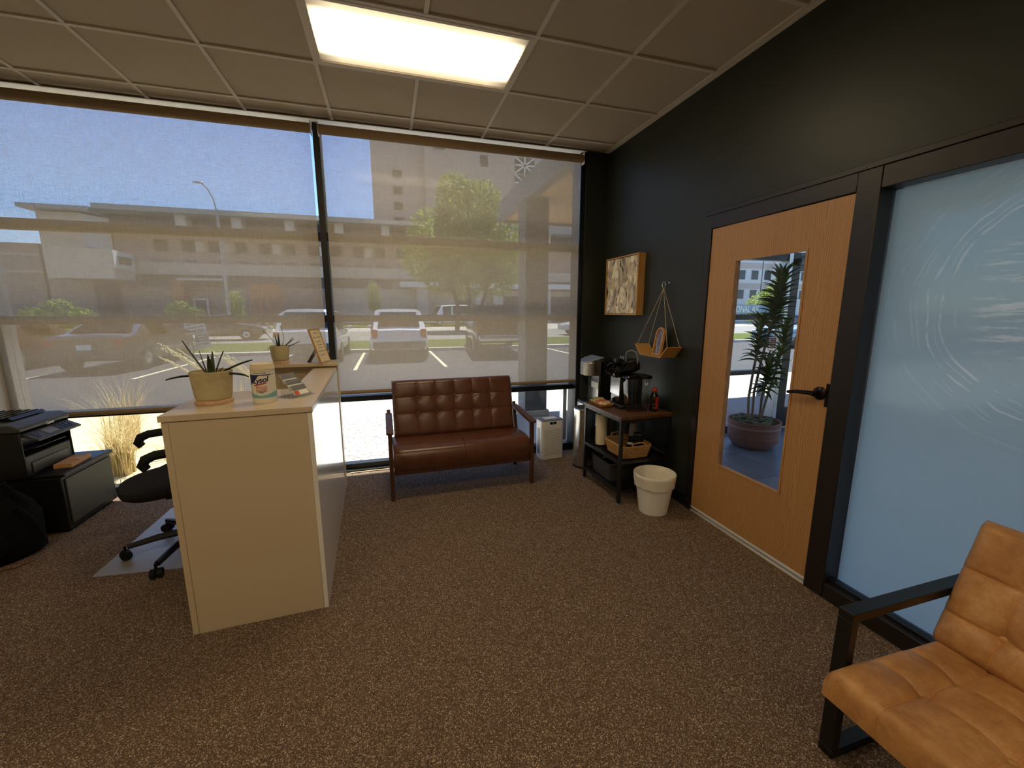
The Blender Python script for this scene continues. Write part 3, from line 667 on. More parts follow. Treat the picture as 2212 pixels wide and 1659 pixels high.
# ------------------------------------------------------------------ vehicles (local: rear at y=0, front at +y)
def car(name, label, cat, loc, rotz, paint, st, Wd, wheels, group=None, kind='suv', tail=(.55, .85), plate=.75, wr=.34):
    o = thing(name, label, cat, loc, rotz, group)
    H = Wd/2
    # station: y, under z, belt z, roof z, half width scale, roof half width scale
    rings = []
    for y, zu, zb, zr, k, kr in st:
        h = H*k; hr = H*kr; gh = zr-zb
        half = [(0, zu), (h*.92, zu), (h, zu+.14*(zb-zu)), (h*1.0, zu+.6*(zb-zu)), (h*.955, zb), (hr*1.02, zr-min(.07, gh*.25)), (hr*.86, zr-.01*min(1, gh*5)), (0, zr+.012)]
        ring = [(x, y, z) for x, z in half] + [(-x, y, z) for x, z in half[1:-1]][::-1]
        rings.append(ring)
    body = G().loft(rings); body.obj('body', paint, o, smooth=.5)
    # glazing strips between belt and roof edge
    def win(nm, quad, inset=.12, off=.012):
        q = [Vector(p) for p in quad]; c = sum(q, Vector())/4; n = (q[1]-q[0]).cross(q[3]-q[0]).normalized()
        if n.dot(c-Vector((0, st[len(st)//2][0], .9))) < 0: n = -n
        a = [p.lerp(c, inset)+n*off for p in q]; b = [p-n*.03 for p in a]
        G().loft([b, a]).obj(nm, 'car_glass', o, smooth=0)
    n = len(rings[0])
    for i in range(len(st)-1):
        g0, g1 = st[i][3]-st[i][2], st[i+1][3]-st[i+1][2]
        if g0 > .2 and g1 > .2:
            for j in (4, n-5):
                k = j+1
                win('side_window', (rings[i][j], rings[i+1][j], rings[i+1][k], rings[i][k]), .10)
        elif abs(g0-g1) > .2:
            lo, hi = (i, i+1) if g0 < g1 else (i+1, i)
            a, b = rings[lo][5], rings[hi][6]
            zl = st[lo][3]
            win('rear_window' if g0 < g1 else 'windshield', ((a[0]*.92, a[1], zl), (-a[0]*.92, a[1], zl), (-b[0], b[1], b[2]), (b[0], b[1], b[2])), .10, .03)
    for y in wheels:
        for sx in (-1, 1):
            g = G().lathe([(wr*.55, -.11), (wr*.95, -.11), (wr, -.07), (wr, .07), (wr*.95, .11), (wr*.55, .11)], 24, (sx*(H-.09), y, wr), 0, 'x')
            t_ = g.obj('wheel', 'tyre', o)
            G().lathe([(.04, .0), (.06, .02), (wr*.5, .012), (wr*.62, .0)], 20, (0,0,0), 0, 'x').tf(Matrix.Translation((sx*(H-.09)+sx*.10, y, wr)) @ (Matrix.Rotation(PI, 4, 'Z') if sx < 0 else Matrix())).obj('hub_cap', 'rim', t_)
    y0 = st[0][0]; h0 = H*st[0][4]
    for sx in (-1, 1):
        G().box(min(sx*h0*.98, sx*h0*.78), max(sx*h0*.98, sx*h0*.78), y0-.02, y0+.22, tail[0], tail[1]).obj('tail_light', 'tail_red', o, bevel=.02)
        y9 = st[-1][0]; h9 = H*st[-1][4]
        G().box(min(sx*h9*.98, sx*h9*.62), max(sx*h9*.98, sx*h9*.62), y9-.2, y9+.015, .62, .76).obj('head_light', 'head_clear', o, bevel=.02)
        ym = wheels[-1]-.35
        G().ball((sx*(H+.09), ym, st[len(st)//2][2]+.06), .09, 5, 0, (1, .7, .8)).obj('mirror', paint if kind != 'pickup' else 'black_plastic', o)
    G().box(-.16, .16, y0-.015, y0+.02, plate-.08, plate+.08).obj('number_plate', 'facade_white', o, bevel=.005)
    G().box(-h0*.95, h0*.95, y0-.06, y0+.06, st[0][1]+.02, st[0][1]+.24).obj('bumper', 'chrome' if kind == 'pickup' else 'dark_grey_plastic', o, bevel=.03)
    return o
SUV = [(0, .42, .98, 1.02, .93, .84), (.10, .38, 1.02, 1.10, .97, .84), (.42, .34, 1.02, 1.62, 1, .78), (1.2, .32, 1.0, 1.70, 1, .80), (2.55, .32, .98, 1.66, 1, .78), (3.3, .32, .98, 1.02, 1, .86), (4.2, .36, .90, .92, .97, .84), (4.5, .42, .74, .76, .88, .78)]
SED = [(0, .40, .88, .92, .90, .82), (.12, .34, .95, 1.0, .95, .84), (.75, .28, .97, 1.03, 1, .86), (1.45, .26, .95, 1.40, 1, .72), (2.5, .26, .92, 1.42, 1, .73), (3.35, .26, .92, .97, 1, .84), (4.35, .30, .78, .80, .95, .82), (4.7, .36, .62, .64, .86, .74)]
TRK = [(0, .58, 1.26, 1.28, .98, .93), (.05, .55, 1.30, 1.31, 1, .95), (1.75, .5, 1.30, 1.31, 1, .95), (1.85, .48, 1.28, 1.86, 1, .80), (3.2, .45, 1.26, 1.90, 1, .81), (3.95, .45, 1.24, 1.28, 1, .90), (5.0, .5, 1.12, 1.14, .97, .88), (5.3, .58, .95, .97, .92, .84)]
VAN = [(0, .4, 1.2, 2.2, .95, .88), (.1, .35, 1.2, 2.3, 1, .9), (2.6, .32, 1.2, 2.3, 1, .9), (3.7, .32, 1.15, 2.2, 1, .86), (4.4, .34, 1.1, 1.14, .98, .86), (5.1, .4, .85, .87, .9, .8)]
car('suv', 'white sport utility vehicle parked square behind the bench window', 'car', (.34, 13.85, GZ), 0, 'car_white', SUV, 1.86, (.85, 3.55), tail=(.78, 1.06), plate=.86)
car('suv', 'silver sport utility vehicle seen past the small plant and framed sign', 'car', (-2.42, 13.75, GZ), 0, 'car_silver', SUV, 1.86, (.85, 3.55), tail=(.86, 1.02), plate=.82)
pk = car('pickup_truck', 'dark bronze pickup truck with chrome bumper and long bed', 'truck', (3.85, 13.75, GZ), -.10, 'car_bronze', TRK, 1.96, (1.0, 4.2), kind='pickup', tail=(.88, 1.2), plate=.72, wr=.40)
G().box(-.86, .86, .08, 1.72, 1.322, 1.326).obj('bed_liner', 'black_plastic', pk)
G().box(-.90, .90, -.02, .06, .78, 1.30).obj('tailgate', 'car_bronze', pk, bevel=.02)
G().box(-.93, .93, -.03, .07, 1.30, 1.325).obj('tailgate_cap', 'chrome', pk, bevel=.008)
car('sedan', 'charcoal sedan with lit red tail lamp behind the dry grasses', 'car', (-7.55, 13.35, GZ), .02, 'car_charcoal', SED, 1.82, (.95, 3.75), tail=(.74, .90), plate=.70)
car('sedan', 'dark maroon sedan parked past the charcoal sedan', 'car', (-10.6, 13.6, GZ), 0, 'car_maroon', SED, 1.82, (.95, 3.75), tail=(.74, .90), plate=.70)
car('sedan', 'dark sedan crossing the street behind the leaning banner', 'car', (-11.4, 27.5, GZ), -PI/2, 'car_charcoal', SED, 1.80, (.95, 3.75))
car('sedan', 'silver sedan on the street right of the canopy column', 'car', (16.2, 26.5, GZ), PI/2, 'car_silver', SED, 1.82, (.95, 3.75))
car('van', 'white van parked under the big leafy tree', 'van', (9.0, 47.5, GZ), PI/2+.3, 'car_white', VAN, 2.0, (.9, 4.1), wr=.36)
car('sedan', 'pale sedan parked on far ground near the white van', 'car', (16.8, 46, GZ), PI/2, 'car_white', SED, 1.82, (.95, 3.75))
car('hatchback', 'blue hatchback seen through the glass entrance door', 'car', (21.2, 14.8, GZ), PI/2, 'car_blue', SED, 1.86, (.95, 3.75))
car('sedan', 'pale blue sedan parked under the lettered board', 'car', (17.6, 18.6, GZ), PI/2, 'car_blue', SED, 1.9, (.95, 3.75))

# ------------------------------------------------------------------ lettered board beyond the vestibule
sb = thing('street_sign_board', 'blue grey roadside board lettered ONAL AV in white capitals', 'sign', (24.77, 24.0, GZ+.10))
G().box(-2.2, 2.2, 0, .2, 1.34, 1.98).obj('board', 'sign_blue', sb, smooth=0)
for x in (-1.7, 1.7): G().box(x-.08, x+.08, .03, .17, 0, 1.34).obj('post', 'pole_metal', sb, smooth=0)
text_g('ONAL AV', .47, 0, .012, .012).tf(Matrix.Translation((0, -.014, 1.62)) @ Matrix.Rotation(PI/2, 4, 'X') @ Matrix.Diagonal((1, 1.4, 1, 1))).obj('lettering', 'facade_white', sb, smooth=0)

# ------------------------------------------------------------------ leaning banner sign on the verge
bn = thing('leaning_banner', 'white and navy printed banner leaning on a frame on the verge', 'sign', (-7.2, 19.4, GZ+.10))
Mb = Matrix.Rotation(-.20, 4, 'Y') @ Matrix.Rotation(-.10, 4, 'X')
def bp(g): return g.tf(Mb)
bp(G().box(-.34, .34, 0, .02, .06, 1.30)).obj('banner_sheet', 'facade_white', bn, smooth=0)
bp(G().box(-.32, .34, -.004, 0, .34, .60)).obj('navy_panel', 'navy', bn, smooth=0)
g = G(); random.seed(8)
for z, hh in ((1.2, .05), (1.06, .07), (.92, .05), (.78, .08), (.68, .05), (.22, .08)):
    x = -.28
    while x < .26:
        wdt = random.uniform(.04, .11); g.box(x, min(x+wdt, .29), -.004, 0, z-hh/2, z+hh/2); x += wdt+.025
bp(g).obj('banner_print', 'card_grey', bn, smooth=0)
bp(G().box(-.02, .30, -.007, -.004, .50, .55).box(-.02, .28, -.007, -.004, .39, .43).box(-.26, -.10, -.007, -.004, .38, .56)).obj('panel_print', 'facade_white', bn, smooth=0)
bp(G().tube([(-.35, .03, .0), (-.35, .03, 1.32)], .015, 6).tube([(.35, .03, .0), (.35, .03, 1.32)], .015, 6).tube([(.3, .03, 1.1), (.5, .55, .0)], .012, 6)).obj('banner_frame', 'pole_metal', bn)

# ------------------------------------------------------------------ lamp post
lp = thing('street_lamp', 'tall grey street lamp with a curved arm', 'street lamp', (-12.6, 40, GZ))
G().tube([(0, 0, 0), (0, 0, 9.0), (-.02, 0, 9.6)], [.13, .09, .08], 10).obj('pole', 'pole_metal', lp)
G().tube([(-.02, 0, 9.5), (-.15, 0, 10.4), (-.45, 0, 11.1), (-.8, 0, 11.5)], .05, 8).obj('arm', 'pole_metal', lp)
G().ball((-1.05, 0, 11.55), .2, 6, 0, (1.9, .8, .4)).obj('lamp_head', 'pole_metal', lp)
lp2 = thing('street_lamp', 'thin dark lamp pole in front of the pale hotel', 'street lamp', (49.5, 46, GZ))
G().tube([(0, 0, 0), (0, 0, 9.0)], .06, 8).obj('pole', 'facade_dark', lp2); G().tube([(0, 0, 8.9), (.5, 0, 9.3), (1.4, 0, 9.35)], .06, 6).obj('arm', 'facade_dark', lp2)

# ------------------------------------------------------------------ far buildings (facades parallel to the window wall)
def wins(parent, rects, y, mt='facade_glass', fm='facade_dark', depth=.12):
    cache = {}
    for x0, x1, z0, z1 in rects:
        k = (round(x1-x0, 2), round(z1-z0, 2))
        if k not in cache:
            cache[k] = (G().box(0, k[0], 0, depth, 0, k[1]).mesh('window', fm, 0), G().box(.08, k[0]-.08, -.02, .05, .08, k[1]-.08).mesh('pane', mt, 0))
        o = inst('window', cache[k][0], parent, (x0, y-depth, z0)); inst('pane', cache[k][1], o)
LB = thing('long_office_building', 'long brown office block with flat overhanging roof and window rows', 'building')
G().box(-29.5, 40, 60, 80, GZ, 12.0).obj('wall', 'brick_brown', LB, smooth=0)
G().box(-29.5, 40, 59.6, 60, 5.75, 7.1).obj('precast_band', 'precast', LB, smooth=0)
G().box(-29.5, 40, 59.7, 60, 10.6, 11.1).obj('precast_band', 'precast', LB, smooth=0)
G().box(-29.6, 41, 57.2, 81, 12.3, 12.85).obj('roof', 'roof_metal', LB, smooth=0)
G().box(-29.5, 40, 59.95, 60, 11.1, 12.35).obj('clerestory', 'facade_glass', LB, smooth=0)
for k in range(9): G().box(-22.6+k*5.6, -21.6+k*5.6, 58.2, 59.95, 11.1, 12.35).obj('pier', 'precast_light', LB, smooth=0)
rects = []
for k in range(14):
    x = -25.6+k*2.72; rects.append((x, x+1.25, 8.45, 9.75))
wins(LB, rects, 60)
g = G()
for k in (1, 2, 4, 6, 8): G().box(-25.6+k*2.72+1.35, -25.6+k*2.72+2.25, 59.9, 60, 8.5, 9.6).obj('light_panel', 'precast', LB, smooth=0)
for k in range(14): G().box(-25.6+k*2.72, -24.4+k*2.72, 59.93, 60, 7.3, 7.5).obj('vent_slot', 'facade_dark', LB, smooth=0)
G().box(-29.5, .8, 59.9, 60, 4.4, 5.75).obj('recess_band', 'facade_dark', LB, smooth=0)
G().box(-7.6, 40, 59.6, 60, GZ, 4.4).obj('ground_floor', 'precast', LB, smooth=0)
G().box(1.8, 40, 57.5, 59.6, 4.6, 5.3).obj('entrance_canopy', 'facade_white', LB, smooth=0)
for x in (4, 12, 14.6, 22, 28, 33): G().box(x, x+1.4, 58.2, 59.6, GZ, 4.6).obj('pier', 'precast_light', LB, smooth=0)
G().box(16, 20.5, 59.5, 59.6, GZ, 3.6).box(24, 27.5, 59.5, 59.6, GZ, 3.6).obj('doorway', 'facade_dark', LB, smooth=0)
G().box(9.6, 11.6, 59.52, 59.6, .9, 3.0).obj('wall_sign', 'facade_dark', LB, smooth=0)
CB = thing('corner_block', 'projecting pale grey corner block with glass side at the roof end', 'building')
G().box(-34.8, -30.95, 58, 70, 4.9, 11.9).obj('wall', 'precast', CB, smooth=0)
G().box(-35.6, -29.7, 56.8, 70, 12.0, 12.4).obj('roof', 'roof_metal', CB, smooth=0)
G().box(-30.95, -30.9, 58, 60.5, 8.5, 11.8).obj('glass_side', 'facade_white', CB, smooth=0)
G().prism([(-30.95, 58.0), (-29.55, 59.9), (-29.6, 60.0), (-30.95, 60.0)], 'z', 8.4, 11.8).obj('glass_corner', 'facade_white', CB, smooth=0)
G().box(-32.4, -26.9, 54, 57.9, 4.8, 7.8).obj('box_bay', 'precast', CB, smooth=0)
G().prism([(-26.9, 54.1), (-27.2, 57.8), (-26.9, 57.8)], 'z', 5.9, 7.8).box(-26.9, -26.8, 54.1, 57.8, 5.9, 7.75).obj('bay_side', 'facade_white', CB, smooth=0)  # side face coloured white for the sunlight falling on it
G().box(-26.8, -26.76, 54.9, 57.2, 6.4, 7.2).obj('bay_window', 'facade_glass', CB, smooth=0)
G().box(-34.8, -30.95, 58, 70, GZ, 4.9).obj('lower_wall', 'brick_brown', CB, smooth=0)
LW = thing('low_brick_wing', 'low brown brick wing running left of the corner block', 'building')
G().box(-70, -35.7, 59, 72, GZ, 8.7).obj('wall', 'brick_brown', LW, smooth=0)
for z in (7.4, 5.6): G().box(-70, -35.7, 58.9, 59, z, z+.25).obj('ledge', 'precast', LW, smooth=0)
wins(LW, [(-46+k*2.6, -44.4+k*2.6, 1.6, 3.0) for k in range(3)], 59)
EN = thing('brick_entrance', 'orange brick entrance porch with white pillars in sun', 'building')
G().box(-14.7, -11.9, 54, 57.1, 2.8, 4.5).obj('porch_wall', 'brick_orange', EN, smooth=0)
for x in (-14.7, -13.9, -13.1, -12.3): G().box(x, x+.4, 54, 54.5, GZ, 2.8).obj('pillar', 'brick_orange', EN, smooth=0)
for x in (-14.3, -13.5, -12.7): G().box(x, x+.35, 53.9, 54.3, GZ, .9).obj('pillar_base', 'facade_white', EN, smooth=0)
BD = thing('side_entrance', 'pink brick side entrance with pale framed doors', 'building')
G().box(-23.6, -22.7, 58.0, 60, GZ, 5.0).obj('brick_pier', 'brick_orange', BD, smooth=0)
for a, b_, c_, d_ in ((-22.3, -22.1, GZ, 3.0), (-20.9, -20.7, GZ, 3.0), (-22.1, -20.9, 2.8, 3.0), (-22.1, -20.9, 1.2, 1.35)): G().box(a, b_, 59.3, 59.5, c_, d_).obj('door_frame', 'facade_white', BD, smooth=0)
G().box(-22.1, -20.9, 59.5, 59.6, GZ, 2.8).obj('door_glass', 'facade_glass', BD, smooth=0)
G().box(-22.9, -18.4, 57.5, 60, 5.0, 5.25).obj('awning', 'precast_light', BD, smooth=0)
TW = thing('hospital_tower', 'tall plain tan tower block behind the big tree', 'building')
G().box(-1.6, 60, 92, 110, GZ, 46).obj('wall', 'tower_wall', TW, smooth=0)
G().box(8.7, 60, 90, 92, GZ, 46).obj('front_wing', 'tower_wall', TW, smooth=0)
wins(TW, [(2.4, 4.2, z, z+1.5) for z in (18.9, 21.8, 24.8, 27.9)], 92)
wins(TW, [(20.0, 21.6, 31.0, 33.2), (10.4, 12.8, 33.4, 34.6)], 90)
for z in (31.9, 28.4):
    lt = G()
    for q in ((27.5, 31.8, z-1.6, z+1.6),): G().box(q[0], q[1], 89.9, 90, q[2], q[3]).obj('lattice_window', 'facade_glass', TW, smooth=0)
    for a, b_ in (((27.5, z-1.6), (31.8, z+1.6)), ((27.5, z+1.6), (31.8, z-1.6)), ((29.65, z-1.6), (29.65, z+1.6)), ((27.5, z), (31.8, z))): lt.bar((a[0], 89.85, a[1]), (b_[0], 89.85, b_[1]), .3, .3, (0, 1, 0))
    lt.obj('lattice', 'facade_white', TW, smooth=0)
wins(TW, [(34+k*3.2, 35.8+k*3.2, z, z+1.7) for k in range(4) for z in (9.5, 13.5, 17.5)], 90)
HO = thing('pale_hotel', 'pale multi storey hotel seen through the vestibule glass', 'building')
G().box(44, 90, 52, 70, GZ, 22).obj('wall', 'hotel_wall', HO, smooth=0)
for z in (5.2, 8.2, 11.2): G().box(44, 90, 51.9, 52, z-.35, z+.45).obj('brick_band', 'tower_wall', HO, smooth=0)
wins(HO, [(46.4+k*2.5, 47.6+k*2.5, z, z+1.35) for k in range(12) for z in (3.3, 6.2, 9.2)], 52)

# ------------------------------------------------------------------ trees and shrubs
def crown(blobs, n, size, seed, mats=('tree_leaf', 'tree_leaf_dark')):
    random.seed(seed); g = G(); tot = sum(b[3]**2 for b in blobs)
    for (x, y, z, r) in blobs:
        for k in range(int(n*r*r/tot)):
            v = Vector((random.gauss(0, 1), random.gauss(0, 1), random.gauss(0, 1))).normalized()
            c = Vector((x, y, z)) + v*r*random.uniform(.72, 1.03)
            a = Vector((random.gauss(0, 1), random.gauss(0, 1), random.gauss(0, 1))).normalized(); b = a.cross(v+Vector((.01, .02, .03))).normalized(); s = size*random.uniform(.6, 1.3)
            g.face([c-a*s, c+b*s*.5, c+a*s, c-b*s*.5], 0 if random.random() < .6 else 1)
    return g
def tree(label, loc, blobs, trunk, n, size, seed, cat='tree', name='tree', group=None):
    o = thing(name, label, cat, loc, 0, group)
    me = crown(blobs, n, size, seed); me.obj('foliage', ['tree_leaf', 'tree_leaf_dark'], o, smooth=0)
    for pts, rr in trunk: G().tube(pts, rr, 8).obj('trunk', 'bark', o)
    return o
tree('large leafy tree in front of the tan tower', (6.5, 35, GZ), [(0, 0, 9.3, 2.6), (-2.2, 0, 7.2, 2.6), (2.4, .3, 7.6, 2.5), (-3.4, .5, 5.8, 1.9), (3.6, 0, 5.6, 2.0), (0, -.8, 6.3, 2.7), (-.8, .3, 11.0, 1.6), (1.4, 0, 10.6, 1.6), (0, .5, 4.6, 2.1), (2.6, 0, 4.2, 1.5), (-2.2, 0, 4.4, 1.5)],
     [([(-.9, 0, 0), (-.8, 0, 2), (-1.6, 0, 5), (-2, 0, 8)], [.2, .17, .12, .05]), ([(.1, 0, 0), (.2, 0, 2.5), (0, 0, 6), (.2, 0, 10)], [.22, .18, .12, .05]), ([(1.1, 0, 0), (1.3, 0, 2.2), (2.1, 0, 5), (2.8, 0, 7.5)], [.2, .16, .11, .05])], 15000, .17, 2)
tree('small slim street tree before the long office block', (-1.4, 52, GZ), [(0, 0, 3.2, .9), (0, 0, 4.2, .7), (0, 0, 2.3, .7)], [([(0, 0, 0), (0, 0, 3)], [.08, .05])], 900, .14, 4)
tree('round green shrub before the low brick wing', (-29.7, 50, GZ), [(0, 0, 1.2, 1.6), (1.8, 0, .9, 1.2), (-1.8, 0, .9, 1.2)], [([(0, 0, 0), (0, 0, 1)], [.08, .05])], 1800, .15, 5, 'shrub', 'shrub')
tree('round green shrub beside the pink brick side entrance', (-20.8, 52, GZ), [(0, 0, 1.3, 1.4), (1.4, 0, 1.0, 1.1)], [([(0, 0, 0), (0, 0, 1)], [.08, .05])], 1400, .15, 6, 'shrub', 'shrub')
tree('loose green shrub behind the tall street lamp', (-15.2, 50, GZ), [(0, 0, 1.8, 1.0), (.2, 0, 2.9, .8), (.3, 0, 1.0, .9)], [([(0, 0, 0), (0, 0, 1)], [.08, .05])], 1200, .15, 7, 'shrub', 'shrub')
tree('bushy green shrub in front of the pale hotel', (44.5, 41, GZ), [(0, 0, 2.2, 1.7), (1.5, 0, 3.4, 1.4), (-1.2, 0, 1.6, 1.4)], [([(0, 0, 0), (0, 0, 2)], [.1, .06])], 1800, .18, 8, 'shrub', 'shrub')
tree('blue green tree in front of the pale hotel', (50.5, 44, GZ), [(0, 0, 3.2, 2.0), (.5, 0, 5.0, 1.5), (.4, 0, 6.3, .9)], [([(0, 0, 0), (0, 0, 3)], [.12, .06])], 1800, .18, 9)
tree('leafy tree past the blue hatchback', (36, 26, GZ), [(0, 0, 2.2, 2.0), (2.2, 0, 2.0, 1.7), (-1.4, 0, 1.4, 1.1)], [([(0, 0, 0), (0, 0, 2)], [.12, .06])], 2400, .16, 10)

# ------------------------------------------------------------------ ornamental grasses outside the glass
def grass(label, loc, n, hgt, spread, seed, plumes=0):
    random.seed(seed); o = thing('grass_clump', label, 'grass', loc, 0)
    g = G()
    for k in range(n):
        a = random.uniform(0, 2*PI); L = hgt*random.uniform(.55, 1.1); lean = random.uniform(.1, spread); w = random.uniform(.003, .007)
        p0 = Vector((random.uniform(-.08, .08), random.uniform(-.08, .08), 0)); dr = Vector((math.cos(a), math.sin(a), 0)); sd_ = Vector((-math.sin(a), math.cos(a), 0))
        prev = p0; rows = []
        for i in range(6):
            t = i/5; c = p0+dr*(L*lean*t**1.8)+Vector((0, 0, L*(t-.35*lean*t*t))); ww = w*(1-t*.92); rows.append([c-sd_*ww, c+sd_*ww])
        g.grid(rows)
    b_ = g.obj('blades', 'dry_grass', o, smooth=0); b_['kind'] = 'stuff'
    for k in range(plumes):
        a = PI+random.uniform(-.7, .7); L = hgt*random.uniform(1.65, 2.0); dr = Vector((math.cos(a), .3*math.sin(a), 0))
        pts = [dr*(L*.42*t**1.8)+Vector((0, 0, L*(t-.28*t*t))) for t in [i/10 for i in range(11)]]
        g = G().tube(pts[:8], .0018, 4)
        for i in range(28):
            t = i/27; c = pts[6].lerp(pts[10], t)+Vector((0, 0, .03*math.sin(PI*t))); g.ball(c+Vector((random.uniform(-.006, .006),)*3), .014*(1-.5*t), 3, 0, (1.2, 1, 1))
        g.obj('seed_head', 'plume', o)
    return o
gl_ = [((-2.55, 4.75), 240, .85, .7, 0), ((-2.0, 4.6), 260, .7, .9, 0), ((-1.55, 4.95), 300, .85, 1.0, 3), ((-1.75, 5.5), 260, .9, .9, 4), ((-2.9, 5.6), 220, .9, .8, 0), ((-1.15, 4.5), 200, .5, 1.2, 0), ((-1.25, 5.3), 220, .8, 1.0, 4)]
gn = ['upright straw coloured grass clump at the left end of the window', 'straw coloured grass clump behind the printer', 'arching dry grass clump with seed heads behind the desk', 'tall dry grass clump with pale seed heads above the aloe pot', 'feathery dry grass clump before the charcoal sedan', 'low spreading dry grass clump behind the office chair', 'dry grass clump with arching seed heads beside the wipes canister']
for k, (q, n, hh, sp_, pm_) in enumerate(gl_): grass(gn[k], (q[0], q[1], GZ+.07), n, hh, sp_, 20+k, pm_)

# ------------------------------------------------------------------ reception desk
DK = thing('reception_desk', 'white laminate reception desk with tan edged end panel', 'desk', (-.36, 2.06, 0), .035)
G().box(-.582, -.557, 0, .56, 0, 1.02).obj('side_panel', 'laminate', DK, bevel=.0015)
G().box(-.556, -.022, .0, .022, 0, 1.02).obj('end_panel', 'laminate', DK, bevel=.0015)
G().box(-.0215, .0, .0, 1.50, 0, 1.02).obj('front_panel', 'laminate_side', DK, bevel=.0015)
G().box(-.59, .004, -.006, .52, 1.0225, 1.05).obj('desk_top', 'laminate', DK, bevel=.002)
G().box(-.16, .004, .5205, 1.40, 1.0225, 1.05).obj('transaction_ledge', 'laminate', DK, bevel=.002)
G().box(-.55, -.022, .56, 1.40, .70, .725).obj('work_surface', 'laminate', DK, bevel=.002)
G().box(-.555, -.02, 1.502, 1.524, 0, 1.062).obj('rear_panel', 'laminate', DK, bevel=.0015)
G().box(-.02, .006, 1.502, 1.60, 0, 1.062).obj('rear_end_panel', ['laminate'], DK, bevel=.0015)
G().box(-.56, .012, 1.40, 1.61, 1.064, 1.09).obj('raised_counter', 'laminate', DK, bevel=.002)
G().box(-.555, -.025, .024, .045, .0, .06).obj('kick_board', 'laminate', DK)
ledge_z = 1.0905

# ------------------------------------------------------------------ aloe pots
def pot(label, loc, R, H, leaves, rz=0, ribs=True):
    o = thing('aloe_pot', label, 'potted plant', loc, rz)
    n = 64
    g = G(); rings = []
    prof = [(R*.80, .0), (R*.84, .004), (R*.93, H*.25), (R*.97, H*.6), (R, H)]
    G().lathe([(R*.80, 0), (R*.845, .004), (R*.89, H*.12), (R*.93, H*.35), (R*.965, H*.65), (R, H-.003), (R*.99, H), (R*.93, H), (R*.91, H*.86)], n, (0, 0, .021)).obj('pot_wall', 'stoneware', o)
    G().lathe([(R*.93, H*.80), (.001, H*.82)], 24, (0, 0, .021)).obj('soil', 'soil', o)
    if ribs:
        gr = G()
        def rad(z): return R*(.845+.155*min(1, max(0, z/H))**.9)*1.006
        def strand(p, q):
            pts = []
            for t_ in range(len(p)):
                a, z = p[t_], q[t_]; r = rad(z); pts.append((r*math.cos(a), r*math.sin(a), z+.021))
            gr.tube(pts, .0017, 5)
        for k in range(12):      # horizontal ribs
            z = H*(.06+k*.033); strand([2*PI*i/48 for i in range(49)], [z]*49)
        for c in range(5):       # nested arches hanging from the rim
            ca = c*2*PI/5+.35
            for q in range(9):
                hw = (q+1)*.066; zt = H*.98; zb = H*(.80-q*.030)
                A = [ca-hw, ca-hw] + [ca-hw*math.cos(t_) for t_ in [PI*i/12 for i in range(13)]] + [ca+hw, ca+hw]
                zlow = zb; zr = hw*R*.75
                Z = [zt, zlow] + [zlow-zr*math.sin(t_)*.9 for t_ in [PI*i/12 for i in range(13)]] + [zlow, zt]
                strand(A, [max(H*.46, z) if q > 5 else z for z in Z])
        gr.obj('ribs', 'stoneware', o)
    sa = G(); rings = []
    for r, z, amp in ((R*.80, 0, .0), (R*.86, 0, .03), (R*.90, .008, .035), (R*.88, .016, .03), (R*.82, .018, .0), (R*.80, .020, 0)):
        rings.append([((r+R*amp*math.cos(14*2*PI*k/112))*math.cos(2*PI*k/112), (r+R*amp*math.cos(14*2*PI*k/112))*math.sin(2*PI*k/112), z) for k in range(112)])
    sa.loft(rings).obj('saucer', 'saucer_clay', o)
    for (az, el, L, w, dr) in leaves:
        lf = leaf_curve(L, w, el, dr, 9, w*.45, .12)
        lf.tf(Matrix.Translation((.012*math.cos(az), .012*math.sin(az), .021+H*.78)) @ Matrix.Rotation(az, 4, 'Z'))
        lf.obj('leaf', 'aloe_dark', o)
    return o
pot('large cream ribbed aloe pot on a scalloped saucer at the desk end', (-.820, 2.275, 1.0505), .085, .135,
    [(PI-.1, 1.05, .20, .020, -.1), (PI-.05, .22, .18, .018, .55), (.15, .60, .18, .019, .35), (-.25, .36, .165, .018, .75), (PI+.6, 1.35, .135, .026, -.1), (.5, 1.25, .135, .026, .1), (-1.3, 1.30, .12, .026, .1), (1.6, 1.3, .13, .024, .1), (.2, .9, .06, .012, .1), (2.8, 1.0, .06, .012, .2)])
pot('smaller plain cream aloe pot standing on the raised counter', (-.800, 3.515, ledge_z), .066, .115,
    [(PI+.3, 1.25, .17, .012, .5), (.6, 1.15, .19, .012, -.9), (1.8, 1.4, .13, .016, .1), (-1.4, 1.35, .12, .016, .1), (.05, .75, .12, .013, .1), (-.3, .62, .13, .012, -.3), (-.1, .35, .15, .012, -.15), (PI, .9, .10, .009, 2.6), (2.5, 1.35, .12, .016, 0)], 0, False)
